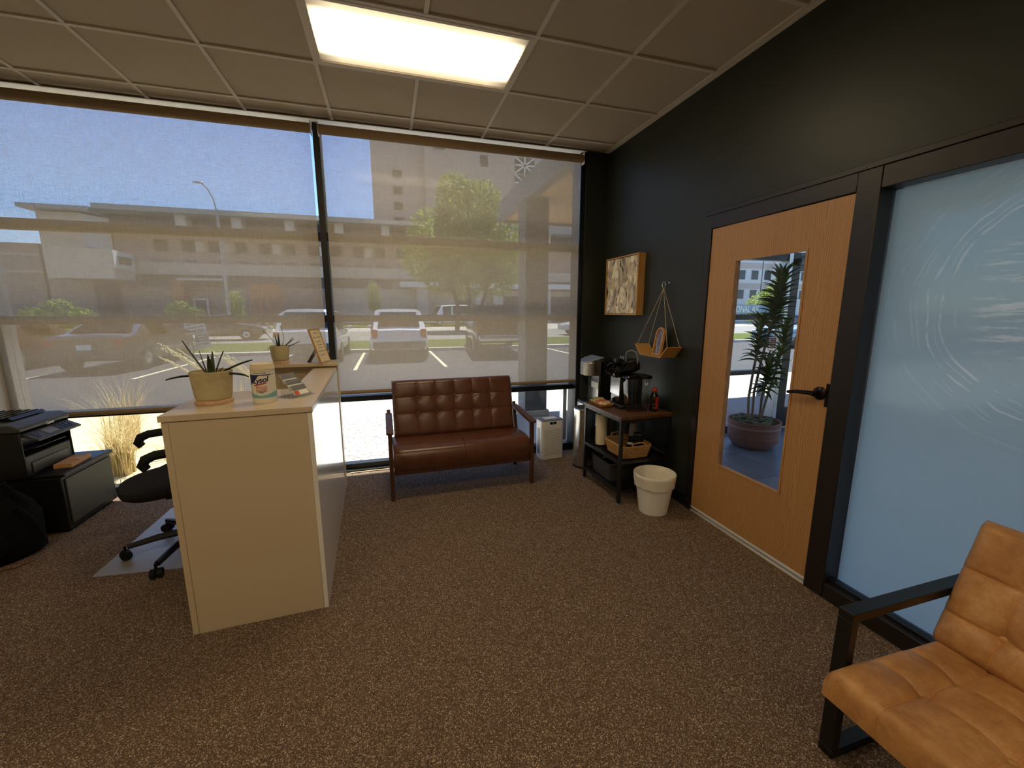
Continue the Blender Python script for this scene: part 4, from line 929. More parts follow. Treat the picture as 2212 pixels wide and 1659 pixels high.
# ------------------------------------------------------------------ wipes canister
WC = thing('wipes_canister', 'white wipes canister with navy and teal printed wrap on the desk', 'canister', (-.592, 2.232, 1.0505))
R0 = .052
G().lathe([(R0*.94, 0), (R0*.97, .003), (R0*.97, .018), (R0, .022), (R0, .155), (R0*.96, .157)], 40).obj('can_body', 'label_cream', WC)
ld = G().lathe([(R0*.985, .157), (R0*1.0, .162), (R0*1.0, .168), (R0*.975, .171), (R0*.975, .180), (R0*.94, .187), (R0*.70, .189), (.001, .189)], 40).obj('lid', 'cream_paper', WC)
G().tube([(R0*.86, .01, .185), (R0*.90, .01, .20), (R0*.93, .01, .203)], .0016, 6).obj('wipe_tab', 'white_plastic', WC)
AF = -PI/2 - .15
def band(z0f, z1f, a0, a1, mt, nm, R=R0*1.006, n=30):
    g = G(); rows = [[(R*math.cos(a), R*math.sin(a), z0f(k/n)) for k, a in enumerate([a0+(a1-a0)*i/n for i in range(n+1)])], [(R*math.cos(a), R*math.sin(a), z1f(k/n)) for k, a in enumerate([a0+(a1-a0)*i/n for i in range(n+1)])]]
    return g.grid(rows).obj(nm, mt, WC)
band(lambda t: .026, lambda t: .047+.008*math.cos(t*PI*4), 0, 2*PI, 'wave_teal', 'teal_band')
band(lambda t: .075+.030*(t/.42) if t < .42 else min(.134, .105+.028*((t-.42)/.16)), lambda t: .137, AF-1.35, AF+1.0, 'navy', 'navy_field')
band(lambda t: .137, lambda t: .139, 0, 2*PI, 'navy', 'navy_line', R0*1.004)
band(lambda t: .153, lambda t: .1545, 0, 2*PI, 'navy', 'navy_line', R0*1.004)
band(lambda t: .088+.008*t-.004*(1-t), lambda t: .090+.012*t, AF-.42, AF+.62, 'red_ink', 'red_swash', R0*1.010)
g = text_g('Lysol', .036, .35, 0, .0009, .92); g.tf(Matrix.Rotation(.16, 4, 'Z')); on_cylinder(g, R0*1.014, AF+.10, .111).obj('brand_lettering', 'navy', WC, smooth=0)
for tx, z, sz, mt in (('KILLS 99.9%', .080, .0085, 'red_ink'), ('OF VIRUSES', .072, .0085, 'red_ink'), ('& BACTERIA', .064, .0085, 'red_ink'), ('DISINFECTING', .057, .006, 'navy'), ('WIPES', .052, .006, 'navy')):
    if tx: on_cylinder(text_g(tx, sz, 0, 0, .0003, 1.1), R0*1.012, AF+.18, z).obj('small_lettering', mt, WC, smooth=0)
g = G()
a = -.42
random.seed(4)
while a < .62:
    da = random.uniform(.03, .06); z = .146
    g.face([(R0*1.012*math.cos(AF+q), R0*1.012*math.sin(AF+q), zz) for q, zz in ((a, z-.002), (a+da, z-.002), (a+da, z+.002), (a, z+.002))]); a += da+.018
g.obj('top_print', 'ink', WC, smooth=0)
# ------------------------------------------------------------------ acrylic card holder
CH = thing('card_holder', 'clear acrylic three tier business card holder full of cards', 'card holder', (-.475, 2.34, 1.0505), -.62)
g = G().box(-.06, .05, -.075, .075, 0, .004)
for sy in (-.0475, .0475):
    g.prism([(-.05, .004), (.05, .004), (.05, .02), (.02, .035), (.02, .05), (-.01, .065), (-.01, .08), (-.04, .10), (-.05, .10)], 'y', sy-.0015, sy+.0015)
for k in range(3): g.bar((.045-.03*k, -.046, .012+.028*k), (.045-.03*k, .046, .012+.028*k), .02, .003, (0, 0, 1))
g.obj('acrylic_body', 'acrylic', CH, smooth=0)
for k in range(3):
    x, z = .036-.032*k, .010+.027*k
    M = Matrix.Translation((x, 0, z)) @ Matrix.Rotation(-.55, 4, 'Y')
    c_ = G().box(-.003, .003, -.044, .044, 0, .056).tf(M).obj('card_stack', 'white_paper', CH, smooth=0)
    G().box(.0032, .0038, -.043, .043, .026, .055).tf(M).obj('card_print', 'card_grey', c_, smooth=0)
    if k == 0: G().box(.0032, .0038, -.040, -.012, .002, .024).tf(M).obj('card_logo', 'orange_ink', c_, smooth=0)
# tape roll
TP = thing('tape_roll', 'cream roll of packing tape lying behind the canister', 'tape', (-.665, 2.47, 1.0505))
G().lathe([(.024, 0), (.045, 0), (.045, .024), (.024, .024), (.024, 0)], 32, cap=False).obj('tape', 'cream_paper', TP)
G().lathe([(.022, -.0), (.024, 0), (.024, .0242), (.022, .0242), (.022, 0)], 32, cap=False).obj('core', 'kraft', TP)
# framed note on the raised counter
FN = thing('framed_note', 'small wood framed handwritten note leaning on an easel leg', 'picture frame', (-.515, 3.505, ledge_z), -.35)
MF = Matrix.Rotation(-.30, 4, 'Y')
fg = G().box(-.006, .006, -.075, -.067, 0, .27).box(-.006, .006, .067, .075, 0, .27).box(-.006, .006, -.067, .067, 0, .008).box(-.006, .006, -.067, .067, .262, .27).tf(Matrix.Translation((.035, 0, .002)) @ MF)
fg.obj('frame', 'light_wood', FN, smooth=0)
G().box(-.005, .002, -.067, .067, .008, .262).tf(Matrix.Translation((.035, 0, .002)) @ MF).obj('note_sheet', 'cream_paper', FN, smooth=0)
g = G(); random.seed(12)
for k, (z, wd) in enumerate(((.235, .05), (.20, .10), (.165, .06), (.14, .05), (.115, .06), (.09, .10), (.06, .07))):
    y = -wd/2
    while y < wd/2:
        dd = random.uniform(.006, .014); g.bar((.0026, y, z+random.uniform(-.006, .006)), (.0026, y+dd, z+random.uniform(-.006, .006)), .001, .0022, (1, 0, 0)); y += dd*.8
g.tf(Matrix.Translation((.035, 0, .002)) @ MF).obj('handwriting', 'ink', FN, smooth=0)
G().bar((-.012, 0, .13), (-.098, 0, .001), .05, .005, (1, 0, .7)).obj('easel_leg', 'dark_walnut', FN)

# ------------------------------------------------------------------ office chair and mat
cm = G().prism([(-1.68, 2.70), (-1.00, 2.63), (-.96, 3.40), (-1.655, 3.56)], 'z', .0005, .004); tag(cm.obj('chair_mat', 'mat_grey'), 'grey vinyl chair mat under the office chair', 'floor mat')
OC = thing('office_chair', 'black office chair with curved armrests tucked behind the desk', 'office chair', (-1.24, 2.935, .0045), .47)
G().lathe([(.035, .06), (.035, .13), (.028, .13), (.028, .40), (.05, .41), (.05, .43)], 20).obj('gas_lift', 'black_plastic', OC)
for k, a in enumerate((PI+.245-.47, -PI/2-.22-.47, PI-.71-.47, .13-.47, 1.16-.47)):
    dr = Vector((math.cos(a), math.sin(a), 0))
    G().tube([dr*.02+Vector((0, 0, .105)), dr*.20+Vector((0, 0, .098)), dr*.345+Vector((0, 0, .078))], [.024, .021, .017], 8).obj('base_leg', 'black_plastic', OC)
    c_ = dr*.36; sd2 = Vector((-dr.y, dr.x, 0))
    cs = G().lathe([(.012, -.028), (.026, -.028), (.028, -.02), (.028, -.006), (.012, -.006), (.012, .006), (.028, .006), (.028, .02), (.026, .028), (.012, .028)], 16, (0, 0, 0), 0, 'x')
    cs.tf(Matrix.Translation(c_+Vector((0, 0, .0285))) @ Matrix.Rotation(math.atan2(sd2.y, sd2.x)+.4, 4, 'Z')).tube([c_+Vector((0, 0, .03)), c_+Vector((0, 0, .085))], .008, 6)
    cs.obj('caster', 'black_rubber', OC)
rings = []
for z, s_c in ((.425, .70), (.43, .88), (.445, .97), (.465, 1.0), (.485, .97), (.498, .86), (.503, .6)):
    rings.append([((.27 if math.cos(a) < 0 else .24)*s_c*math.copysign(abs(math.cos(a))**.75, math.cos(a))-.07, .245*s_c*math.copysign(abs(math.sin(a))**.75, math.sin(a)), z+(.02 if math.cos(a) > 0 else -.015*abs(math.cos(a)))) for a in [2*PI*k/36 for k in range(36)]])
G().loft(rings).obj('seat', 'charcoal_fabric', OC)
G().box(-.14, .10, -.11, .11, .375, .425).box(-.17, -.08, .04, .10, .36, .40).obj('tilt_mechanism', 'black_plastic', OC, bevel=.012)
for sy in (-1, 1):
    a_ = G(); rr = [(-.20, .635), (-.215, .66), (-.20, .69), (-.16, .705), (0, .705), (.09, .70), (.12, .69)]
    a_.tube([(x, sy*.275, z) for x, z in rr], [.022, .026, .027, .025, .025, .025, .015], 10)
    ar = a_.obj('armrest', 'black_rubber', OC)
    G().prism([(-.06, .44), (.04, .44), (.05, .69), (-.07, .69)], 'y', sy*.275-.015, sy*.275+.015).obj('arm_support', 'black_plastic', OC, bevel=.006)
    G().bar((0, sy*.10, .435), (0, sy*.285, .445), .06, .012).obj('arm_bracket', 'black_plastic', OC)
rings = []
for z, wv, xx in ((.56, .16, .205), (.60, .20, .20), (.70, .215, .195), (.80, .20, .205), (.87, .17, .22), (.895, .10, .225)):
    rings.append([(xx+.03*math.cos(a)-.02*math.sin(a)**2, wv*math.sin(a), z) for a in [2*PI*k/24 for k in range(24)]])
G().loft(rings).obj('backrest', 'charcoal_fabric', OC)
G().tube([(.05, 0, .40), (.22, 0, .41), (.255, 0, .48), (.245, 0, .62)], .02, 8).obj('back_stem', 'black_plastic', OC)

# ------------------------------------------------------------------ printer stand, printer, papers, bag
PS = thing('printer_stand', 'low black cabinet with grey side panel under the printer', 'cabinet', (-2.40, 3.60, 0))
G().box(-.28, .262, -.26, .25, .02, .395).obj('cabinet_body', 'black_plastic', PS, bevel=.006)
G().box(.262, .272, -.235, .235, .06, .375).obj('grey_panel', 'cabinet_grey', PS, bevel=.003)
G().box(-.29, .285, -.265, .255, .395, .425).obj('cabinet_lid', 'black_plastic', PS, bevel=.008)
for sx in (-.24, .22):
    for sy in (-.22, .21): G().box(sx-.02, sx+.02, sy-.02, sy+.02, 0, .02).obj('foot', 'black_rubber', PS)
PR = thing('printer', 'black multifunction laser printer with tilted control panel', 'printer', (-2.47, 3.50, .4255))
G().prism([(-.21, 0), (.20, 0), (.20, .10), (.20, .14), (.13, .15), (.13, .235), (.20, .245), (.20, .29), (-.21, .29)], 'y', -.20, .20).obj('printer_body', 'black_plastic', PR, bevel=.006)
for y in (-.215, .20): G().box(-.21, .205, y, y+.015, 0, .30).obj('side_cover', 'black_plastic', PR, bevel=.006)
G().prism([(-.22, .302), (.21, .302), (.215, .33), (.17, .355), (-.22, .36)], 'y', -.22, .22).obj('scanner_lid', 'dark_grey_plastic', PR, bevel=.008)
g = G().prism([(-.17, .0), (.13, .0), (.11, .016), (-.15, .016)], 'y', -.13, .15)
for k in range(6): g.box(-.14+k*.045, -.13+k*.045, -.12, .14, .016, .020)
g.tf(Matrix.Translation((-.02, .03, .365)) @ Matrix.Rotation(.0, 4, 'Y')).obj('feeder_tray', 'black_gloss', PR)
cp = G().prism([(0, 0), (.075, -.03), (.078, -.018), (.0, .024)], 'y', -.19, .20).tf(Matrix.Translation((.205, 0, .265))).obj('control_panel', 'dark_grey_plastic', PR, bevel=.003)
Mcp = Matrix.Translation((.205, 0, .265)) @ Matrix.Translation((.0, 0, .0245)) @ Matrix.Rotation(.495, 4, 'Y')
G().box(.015, .07, -.07, .02, 0, .002).tf(Mcp).obj('screen', 'grey_plastic', cp, smooth=0)
g = G()
for i in range(4):
    for j in range(3): g.box(.018+j*.018, .030+j*.018, .05+i*.032, .072+i*.032, 0, .003)
o = g.tf(Mcp).obj('keypad', 'black_gloss', cp, smooth=0); o['kind'] = 'stuff'
for j in range(3): G().box(.02+j*.018, .03+j*.018, -.16, -.13, 0, .003).tf(Mcp).obj('function_key', 'black_gloss', cp, smooth=0)
G().box(.13, .235, -.12, .14, .148, .154).tf(Matrix.Rotation(-.12, 4, 'Y')).obj('output_tray', 'dark_grey_plastic', PR, bevel=.002)
G().box(.2005, .206, -.16, .16, .02, .09).obj('paper_drawer', 'dark_grey_plastic', PR, bevel=.003)
text_g('Canon', .026, 0, .0005, .0006).tf(Matrix.Translation((.2165, .03, .312)) @ Matrix.Rotation(PI/2, 4, 'Z') @ Matrix.Rotation(PI/2, 4, 'X')).obj('brand_lettering', 'white_plastic', PR, smooth=0)
BX = thing('paper_carton', 'small tan carton lying on the cabinet before the printer', 'box', (-2.19, 3.55, .4255), .05)
G().box(-.05, .05, -.10, .12, 0, .03).obj('carton_body', 'kraft', BX, bevel=.002)
G().box(.0, .052, -.02, .02, .0302, .034).obj('carton_flap', 'light_wood', BX, bevel=.001)
BG = thing('black_bag', 'slouching black cloth backpack on the floor by the printer', 'bag', (-2.38, 3.10, 0))
rings = []
for z, s_c in ((0.0, .80), (.04, 1.0), (.14, 1.05), (.25, .98), (.34, .85), (.41, .62), (.45, .3)):
    rings.append([((.24*s_c+.015*math.sin(5*a+z*20))*math.cos(a), (.19*s_c+.012*math.cos(4*a+z*13))*math.sin(a), z) for a in [2*PI*k/32 for k in range(32)]])
G().loft(rings).obj('bag_body', 'black_fabric', BG)
G().tube([(.08, -.04, .40), (.10, -.05, .47), (.15, -.04, .48), (.17, -.02, .41), (.19, 0, .34)], .017, 8).obj('grab_handle', 'black_fabric', BG)
G().tube([(.20, -.06, .33), (.25, -.05, .25), (.26, -.03, .15), (.22, -.04, .05)], .016, 8).obj('strap', 'black_fabric', BG)
rings = [[(.02*s+ .16*s*math.cos(a)*.6+.16, -.12+.05*s*math.sin(a)-.03, .13+.10*s*math.sin(a)) for a in [2*PI*k/20 for k in range(20)]] for s in (.2, 1.0, .9, .2)]
G().ball((.10, -.16, .15), .11, 8, 0, (1, .45, .95)).obj('front_pocket', 'black_fabric', BG)

tag(G().tube([(-2.62, 3.02, .004), (-2.45, 2.86, .004), (-2.30, 2.90, .004), (-2.17, 2.93, .004), (-2.12, 3.0, .004)], .004, 6).obj('power_cord', 'cord_red'), 'thin dark red power cord on the carpet by the black bag', 'cord')
# ------------------------------------------------------------------ tufted cushion
def cushion(Lx, Ly, th, buttons, gx, gy, nx=44, ny=30, puff=.012, dimple=.016, groove=.006, front_round=.02):
    def hgt(x, y):
        ex = min(x, Lx-x); ey = min(y, Ly-y)
        z = th - max(0, 1-ex/front_round)**2*front_round*.8 - max(0, 1-ey/front_round)**2*front_round*.8
        cell = 1.0
        for q in gx: z -= groove*math.exp(-((x-q)/.007)**2)
        for q in gy: z -= groove*math.exp(-((y-q)/.007)**2)
        def bulge(v, cuts, L):
            c = [0]+sorted(cuts)+[L]
            for a, b in zip(c, c[1:]):
                if a <= v <= b: t = (v-a)/(b-a); return math.sin(PI*t)**.6 if 0 < t < 1 else 0
            return 0
        z += puff*bulge(x, gx, Lx)*bulge(y, gy, Ly) - puff*.5
        for bx, by in buttons: z -= dimple*math.exp(-(((x-bx)**2+(y-by)**2)/.0010))
        return z
    def axis(L, cuts, n):
        s = {0, L}
        for i in range(n+1): s.add(L*i/n)
        for c in cuts:
            for d_ in (-.012, -.005, 0, .005, .012):
                if 0 < c+d_ < L: s.add(c+d_)
        return sorted(s)
    X, Y_ = axis(Lx, gx, nx), axis(Ly, gy, ny)
    g = G(); g.grid([[(x, y, hgt(x, y)) for y in Y_] for x in X])
    g.grid([[(x, y, 0) for y in Y_] for x in X], flip=True)
    for x in (0, Lx): g.grid([[(x, y, 0) for y in Y_], [(x, y, hgt(x, y)) for y in Y_]])
    for y in (0, Ly): g.grid([[(x, y, 0) for x in X], [(x, y, hgt(x, y)) for x in X]])
    return g, hgt

# ------------------------------------------------------------------ brown bench
BN = thing('loveseat', 'brown leather tufted loveseat with dark wooden arms', 'loveseat', (.555, 3.20, 0), .012)
gxs = [-.33, -.165, 0, .165, .33]
bx_ = [v+.545 for v in gxs]
g, hf = cushion(1.09, .50, .085, [(x, y) for x in bx_ for y in (.20, .345)], bx_, [.20, .345], 50, 24, .005, .013, .0025, .03)
MB_ = Matrix.Translation((-.545, .445, .385)) @ Matrix.Rotation(math.radians(74), 4, 'X')
g.tf(MB_).obj('back_cushion', 'brown_leather', BN, smooth=1.0)
for x in bx_:
    for y in (.20, .345): G().ball((x, y, hf(x, y)+.004), .011, 6, 0, (1, 1, .6)).tf(MB_).obj('button', 'brown_leather', BN)
rows = []
prof = [(.0, .245), (-.012, .27), (-.016, .33), (-.006, .385), (.03, .415), (.10, .425), (.25, .418), (.44, .405), (.46, .36), (.46, .27), (.44, .25)]
xsn = [-.565+1.13*i/24 for i in range(25)]
g = G(); rings = []
for i, x in enumerate(xsn):
    e_ = min(x+.565, .565-x); k = min(1, e_/.025); sq = .93+.07*math.sqrt(max(0, 1-(1-k)**2))
    se = .004 if abs(x) < .01 else 0
    rings.append([(x, .22+(y-.22)*sq, .335+(z-.335)*(sq-se*3)) for y, z in prof])
g.loft(rings).obj('seat_cushion', 'brown_leather', BN, smooth=1.0)
G().tube([(0, .02, .416), (0, .10, .4265), (0, .25, .419), (0, .40, .409)], .0015, 6).tube([(0, .02, .416), (0, -.010, .38), (0, -.0175, .33), (0, -.012, .27)], .0015, 6).obj('seat_seam', 'dark_seam', BN)
G().box(-.56, .56, .01, .045, .205, .245).box(-.56, .56, .42, .455, .205, .245).box(-.56, -.53, .045, .42, .205, .245).box(.53, .56, .045, .42, .205, .245).obj('seat_rail', 'dark_walnut', BN, bevel=.003)
for sx in (-1, 1):
    x = sx*.583
    G().bar((x, .012, .0), (x, .02, .545), .032, .034, (0, 1, 0)).obj('leg', 'dark_walnut', BN, bevel=.003)
    G().bar((x, .50, .0), (x, .44, .30), .032, .034, (0, 1, 0)).bar((x, .44, .28), (x, .545, .62), .032, .034, (0, 1, 0)).obj('leg', 'dark_walnut', BN, bevel=.003)
    G().prism([(-.02, .548), (.50, .575), (.52, .60), (.0, .575), (-.03, .566)], 'x', x-.028, x+.028).obj('armrest', 'dark_walnut', BN, bevel=.006)
    G().bar((x, .02, .225), (x, .45, .225), .03, .034).obj('side_rail', 'dark_walnut', BN, bevel=.003)

# ------------------------------------------------------------------ tan armchair
TC = thing('tan_armchair', 'tan leather tufted armchair with black square metal arm frame', 'armchair', (1.25, .46, 0))
gyb = [.145, .325, .505]
g, hf = cushion(.55, .65, .10, [(x, y) for x in (.205, .365) for y in gyb], [.205, .365], gyb, 40, 40, .012, .022, .004, .028)
MS = Matrix.Translation((0, -.325, .298)) @ Matrix.Rotation(.045, 4, 'Y')
g.tf(MS).obj('seat_cushion', 'tan_leather', TC, smooth=1.0)
for x in (.205, .365):
    for y in gyb: G().ball((x, y, hf(x, y)+.004), .013, 7, 0, (1, 1, .55)).tf(MS).obj('button', 'tan_leather', TC)
def seam(hf, M, along, c, a, b):
    pts = []
    for i in range(25):
        t = a+(b-a)*i/24; p = (t, c) if along == 'x' else (c, t); pts.append(M @ Vector((p[0], p[1], hf(*p)+.0008)))
    return G().tube(pts, .0013, 5)
for c in (.205, .365): seam(hf, MS, 'y', c, .01, .64).obj('seam', 'seam_thread', TC)
for c in gyb: seam(hf, MS, 'x', c, .005, .54).obj('seam', 'seam_thread', TC)
for c in gyb: G().tube([MS @ Vector((-.001, c, .01)), MS @ Vector((-.001, c, .075))], .0013, 5).obj('seam', 'seam_thread', TC)
g, hb = cushion(.45, .65, .095, [(x, y) for x in (.115, .275) for y in gyb if x < .2], [.115, .275], gyb, 36, 40, .012, .022, .004, .028)
MBk = Matrix.Translation((.555, -.325, .345)) @ Matrix.Rotation(-math.radians(69), 4, 'Y')
g.tf(MBk).obj('back_cushion', 'tan_leather', TC, smooth=1.0)
for x in (.115,):
    for y in gyb: G().ball((x, y, hb(x, y)+.004), .013, 7, 0, (1, 1, .55)).tf(MBk).obj('button', 'tan_leather', TC)
for c in (.115, .275): seam(hb, MBk, 'y', c, .01, .64).obj('seam', 'seam_thread', TC)
for c in gyb: seam(hb, MBk, 'x', c, .005, .20).obj('seam', 'seam_thread', TC)
for sy in (-1, 1):
    y = sy*.352; w_ = .045
    fr_ = G().box(.10, .13, y-w_/2, y+w_/2, .030, .515).obj('front_leg', 'black_metal', TC, bevel=.002)
    G().box(.72, .75, y-w_/2, y+w_/2, .030, .515).obj('rear_leg', 'black_metal', TC, bevel=.002)
    G().box(.10, .75, y-w_/2, y+w_/2, .515, .545).obj('arm_rail', 'black_metal', TC, bevel=.002)
    G().box(.10, .75, y-w_/2, y+w_/2, .0, .030).obj('floor_rail', 'black_metal', TC, bevel=.002)
for x in (.16, .48): G().box(x, x+.03, -.33, .33, .262, .29).obj('cross_rail', 'black_metal', TC, bevel=.002)
G().box(.70, .73, -.33, .33, .50, .53).obj('cross_rail', 'black_metal', TC, bevel=.002)

# ------------------------------------------------------------------ air purifier
def rrect(hx, hy, r, n=5):
    pts = []
    for cx, cy, a0 in ((hx-r, hy-r, 0), (-hx+r, hy-r, PI/2), (-hx+r, -hy+r, PI), (hx-r, -hy+r, 1.5*PI)):
        for k in range(n+1): a = a0+PI/2*k/n; pts.append((cx+r*math.cos(a), cy+r*math.sin(a)))
    return pts
AP = thing('air_purifier', 'white box air purifier with grey top and small green display', 'air purifier', (1.535, 3.80, 0), .10)
G().loft([[(x*s, y*s, z) for x, y in rrect(.125, .075, .03)] for z, s in ((0, .97), (.008, 1), (.375, 1), (.395, .985))]).obj('purifier_body', 'white_plastic', AP)
G().loft([[(x*s, y*s, z) for x, y in rrect(.123, .073, .03)] for z, s in ((.395, 1), (.405, .97), (.408, .9))]).obj('top_cover', 'grey_plastic', AP)
g = G().box(-.07, .07, -.035, .045, .4085, .411)
g.obj('outlet_grille', 'white_plastic', AP, bevel=.001)
G().box(-.035, .035, -.0775, -.070, .362, .388).obj('display_window', 'black_gloss', AP, bevel=.002)
text_g('888', .014, 0, 0, .0004).tf(Matrix.Translation((0, -.0779, .375)) @ Matrix.Rotation(PI/2, 4, 'X')).obj('display_digits', 'wave_teal', AP, smooth=0)
text_g('-----', .014, 0, 0, .0004).tf(Matrix.Translation((0, -.0755, .345)) @ Matrix.Rotation(PI/2, 4, 'X')).obj('front_mark', 'grey_plastic', AP, smooth=0)
g = G()
for i in range(16):
    for j in range(18):
        g.box(-.092+i*.0122, -.092+i*.0122+.006, -.0762, -.0752, .04+j*.0155, .04+j*.0155+.006)
o = g.obj('front_perforation', 'mid_grey_panel', AP, smooth=0); o['kind'] = 'stuff'
G().box(-.1262, -.124, -.03, .03, .05, .32).obj('side_vent', 'grey_plastic', AP, bevel=.002)

# ------------------------------------------------------------------ water dispenser and steel bin
WD = thing('water_dispenser', 'stainless steel bottom loading water dispenser in the corner', 'water dispenser', (2.0, 3.735, 0), -PI/2)
G().box(-.13, .13, -.02, .125, 0, 1.0).obj('cabinet', 'black_plastic', WD, bevel=.01)
G().box(-.125, .125, -.14, -.02, .0, .56).obj('lower_door', 'steel', WD, bevel=.012)
G().box(-.125, .125, -.03, -.022, .56, .86).obj('splash_panel', 'steel', WD, bevel=.003)
def arc(hx, yb, yf, n=12): return [(hx, yb), (-hx, yb)] + [(-hx*math.cos(PI*k/n), -.04+(yf+.04)*math.sin(PI*k/n)*1.0) for k in range(n+1)]
hdp = [(-.13, .02), (-.13, -.06), (-.105, -.115), (-.055, -.145), (0, -.152), (.055, -.145), (.105, -.115), (.13, -.06), (.13, .02)]
G().prism(hdp, 'z', .85, .985).obj('dispenser_head', 'steel', WD, bevel=.006)
G().loft([[(x, y*.97, .986+(.045 if y > 0 else .045*(y+.152)/.152)) for x, y in hdp], [(x*.99, y*.96, .990+(.045 if y > 0 else .045*(y+.152)/.152)) for x, y in hdp]]).obj('control_top', 'display_blue', WD)
G().loft([[(x, y, .985) for x, y in hdp], [(x, y*.97, .986+(.045 if y > 0 else .045*(y+.152)/.152)) for x, y in hdp]]).obj('top_wedge', 'steel', WD)
for x in (-.06, 0, .06): G().lathe([(.008, .825), (.010, .85)], 10, (x, -.09, 0)).obj('spout', 'black_plastic', WD)
G().box(-.13, .13, -.13, -.02, .56, .575).obj('drip_tray', 'black_plastic', WD, bevel=.003)
G().box(-.02, .12, -.032, -.0305, .72, .78).obj('sticker', 'white_paper', WD, smooth=0)
G().lathe([(.008, -.1535), (.008, -.151)], 12, (-.03, 0, .92), 0, 'y').obj('badge', 'grey_plastic', WD)
SB = thing('step_bin', 'slim stainless steel bin with dark lid between dispenser and cart', 'trash can', (1.755, 3.468, 0), .12)
hw = [(.09, .10), (.0, .10), (-.055, .085), (-.083, .05), (-.093, 0), (-.083, -.05), (-.055, -.085), (.0, -.10), (.09, -.10)]
G().prism(hw, 'z', .02, .545).obj('bin_shell', 'steel', SB, smooth=.4)
G().prism([(x*1.02, y*1.01) for x, y in hw], 'z', 0, .02).obj('bin_base', 'black_plastic', SB)
G().loft([[(x*s, y*s, z) for x, y in hw] for z, s in ((.545, 1.03), (.57, 1.04), (.578, 1.0))]).obj('lid_rim', 'steel', SB, smooth=.4)
G().loft([[(x*s, y*s, z) for x, y in hw] for z, s in ((.578, .95), (.586, .9))]).obj('lid', 'dark_grey_plastic', SB)

# ------------------------------------------------------------------ black metal cart with rustic top
CT = thing('utility_cart', 'black metal shelf cart with rustic brown top against the wall', 'shelf cart', (1.855, 2.92, 0), .03)
hx, hy = .215, .275
for sx in (-1, 1):
    for sy in (-1, 1):
        G().box(sx*hx-.012, sx*hx+.012, sy*hy-.012, sy*hy+.012, .012, .675).obj('leg', 'black_metal', CT, bevel=.0015)
        G().lathe([(.016, 0), (.016, .008), (.008, .012)], 12, (sx*hx, sy*hy, 0)).obj('foot', 'aluminium', CT)
for z in (.10, .335, .665):
    for sx in (-1, 1): G().box(sx*hx-.011, sx*hx+.011, -hy+.012, hy-.012, z-.011, z+.011).obj('side_rail', 'black_metal', CT, bevel=.001)
    for sy in (-1, 1): G().box(-hx+.012, hx-.012, sy*hy-.011, sy*hy+.011, z-.011, z+.011).obj('cross_rail', 'black_metal', CT, bevel=.001)
G().box(-hx-.018, hx+.018, -hy-.018, hy+.018, .676, .70).obj('cart_top', 'rustic_brown', CT, bevel=.002)
for z in (.10, .335):
    g = G()
    for k in range(40): x = -hx+.014+k*(2*hx-.028)/39; g.box(x-.0012, x+.0012, -hy+.011, hy-.011, z-.002, z+.002)
    for k in range(50): y = -hy+.014+k*(2*hy-.028)/49; g.box(-hx+.011, hx-.011, y-.0012, y+.0012, z-.0018, z+.0022)
    m_ = g.obj('wire_mesh_shelf', 'black_metal', CT, smooth=0); m_['kind'] = 'stuff'
for sy in (-1, 1):
    g = G().tube([(-hx, sy*hy, .52), (hx, sy*hy, .52)], .003, 6); g.obj('guard_rail', 'black_metal', CT)
TOPZ = .7005; MIDZ = .3385; LOWZ = .1035
CXW = 1.855; CYW = 2.92
# coffee maker
CF = thing('coffee_maker', 'black pod coffee maker with open head and clear water tank', 'coffee maker', (1.875, 2.905, TOPZ), -.12)
G().box(-.10, .10, -.03, .16, 0, .28).obj('machine_body', 'black_gloss', CF, bevel=.02)
G().box(-.11, .10, -.06, .19, 0, .03).obj('machine_base', 'black_plastic', CF, bevel=.01)
G().box(-.105, -.098, -.028, .155, .10, .27).obj('steel_panel', 'steel', CF, bevel=.003)
hdm = Matrix.Translation((.0, .02, .30)) @ Matrix.Rotation(-.40, 4, 'Y')
G().loft([[(x*s, y*s+.03, z) for x, y in rrect(.12, .09, .05)] for z, s in ((-.03, .6), (-.02, .92), (.03, 1), (.06, .9), (.07, .6))]).tf(Matrix.Translation((-.03, .02, .305)) @ Matrix.Rotation(-.35, 4, 'Y')).obj('brew_head', 'black_gloss', CF)
G().lathe([(.028, 0), (.048, .01), (.052, .05), (.048, .06), (.040, .055), (.036, .02)], 8).tf(Matrix.Translation((-.12, .05, .30)) @ Matrix.Rotation(-1.05, 4, 'Y')).obj('pod_holder', 'black_gloss', CF)
G().tube([(-.03, .035, .36), (-.035, .03, .42), (-.03, .02, .455), (.0, .0, .470), (.03, -.02, .455), (.04, -.03, .41), (.035, -.03, .34)], .008, 8).obj('lift_handle', 'grey_plastic', CF)
G().box(-.10, -.05, .02, .08, .375, .41).tf(Matrix.Rotation(-.05, 4, 'Y')).obj('hinge_block', 'black_plastic', CF, bevel=.008)
G().box(-.085, -.07, .02, .03, .40, .425).box(-.06, -.045, .04, .05, .39, .42).obj('hinge_clip', 'chrome', CF, bevel=.002)
g = G()
for k in range(6): g.ball((.03+.008*k, .02-.005*k, .352-.006*k), .004, 4)
g.obj('button_row', 'chrome', CF)
G().loft([[(x*s, y*s-.115, z) for x, y in rrect(.105, .06, .03)] for z, s in ((.262, 1.0), (.275, 1.05), (.285, .98), (.295, .6))]).obj('tank_lid', 'black_gloss', CF)
tk = G(); outer = [[(x*s, y*s-.115, z) for x, y in rrect(.10, .06, .02)] for z, s in ((0.0, .80), (.03, .83), (.262, 1.0))]
tk.grid(outer, closed=True); tk.face(outer[0]); tk.obj('water_tank', 'acrylic', CF, smooth=.5)
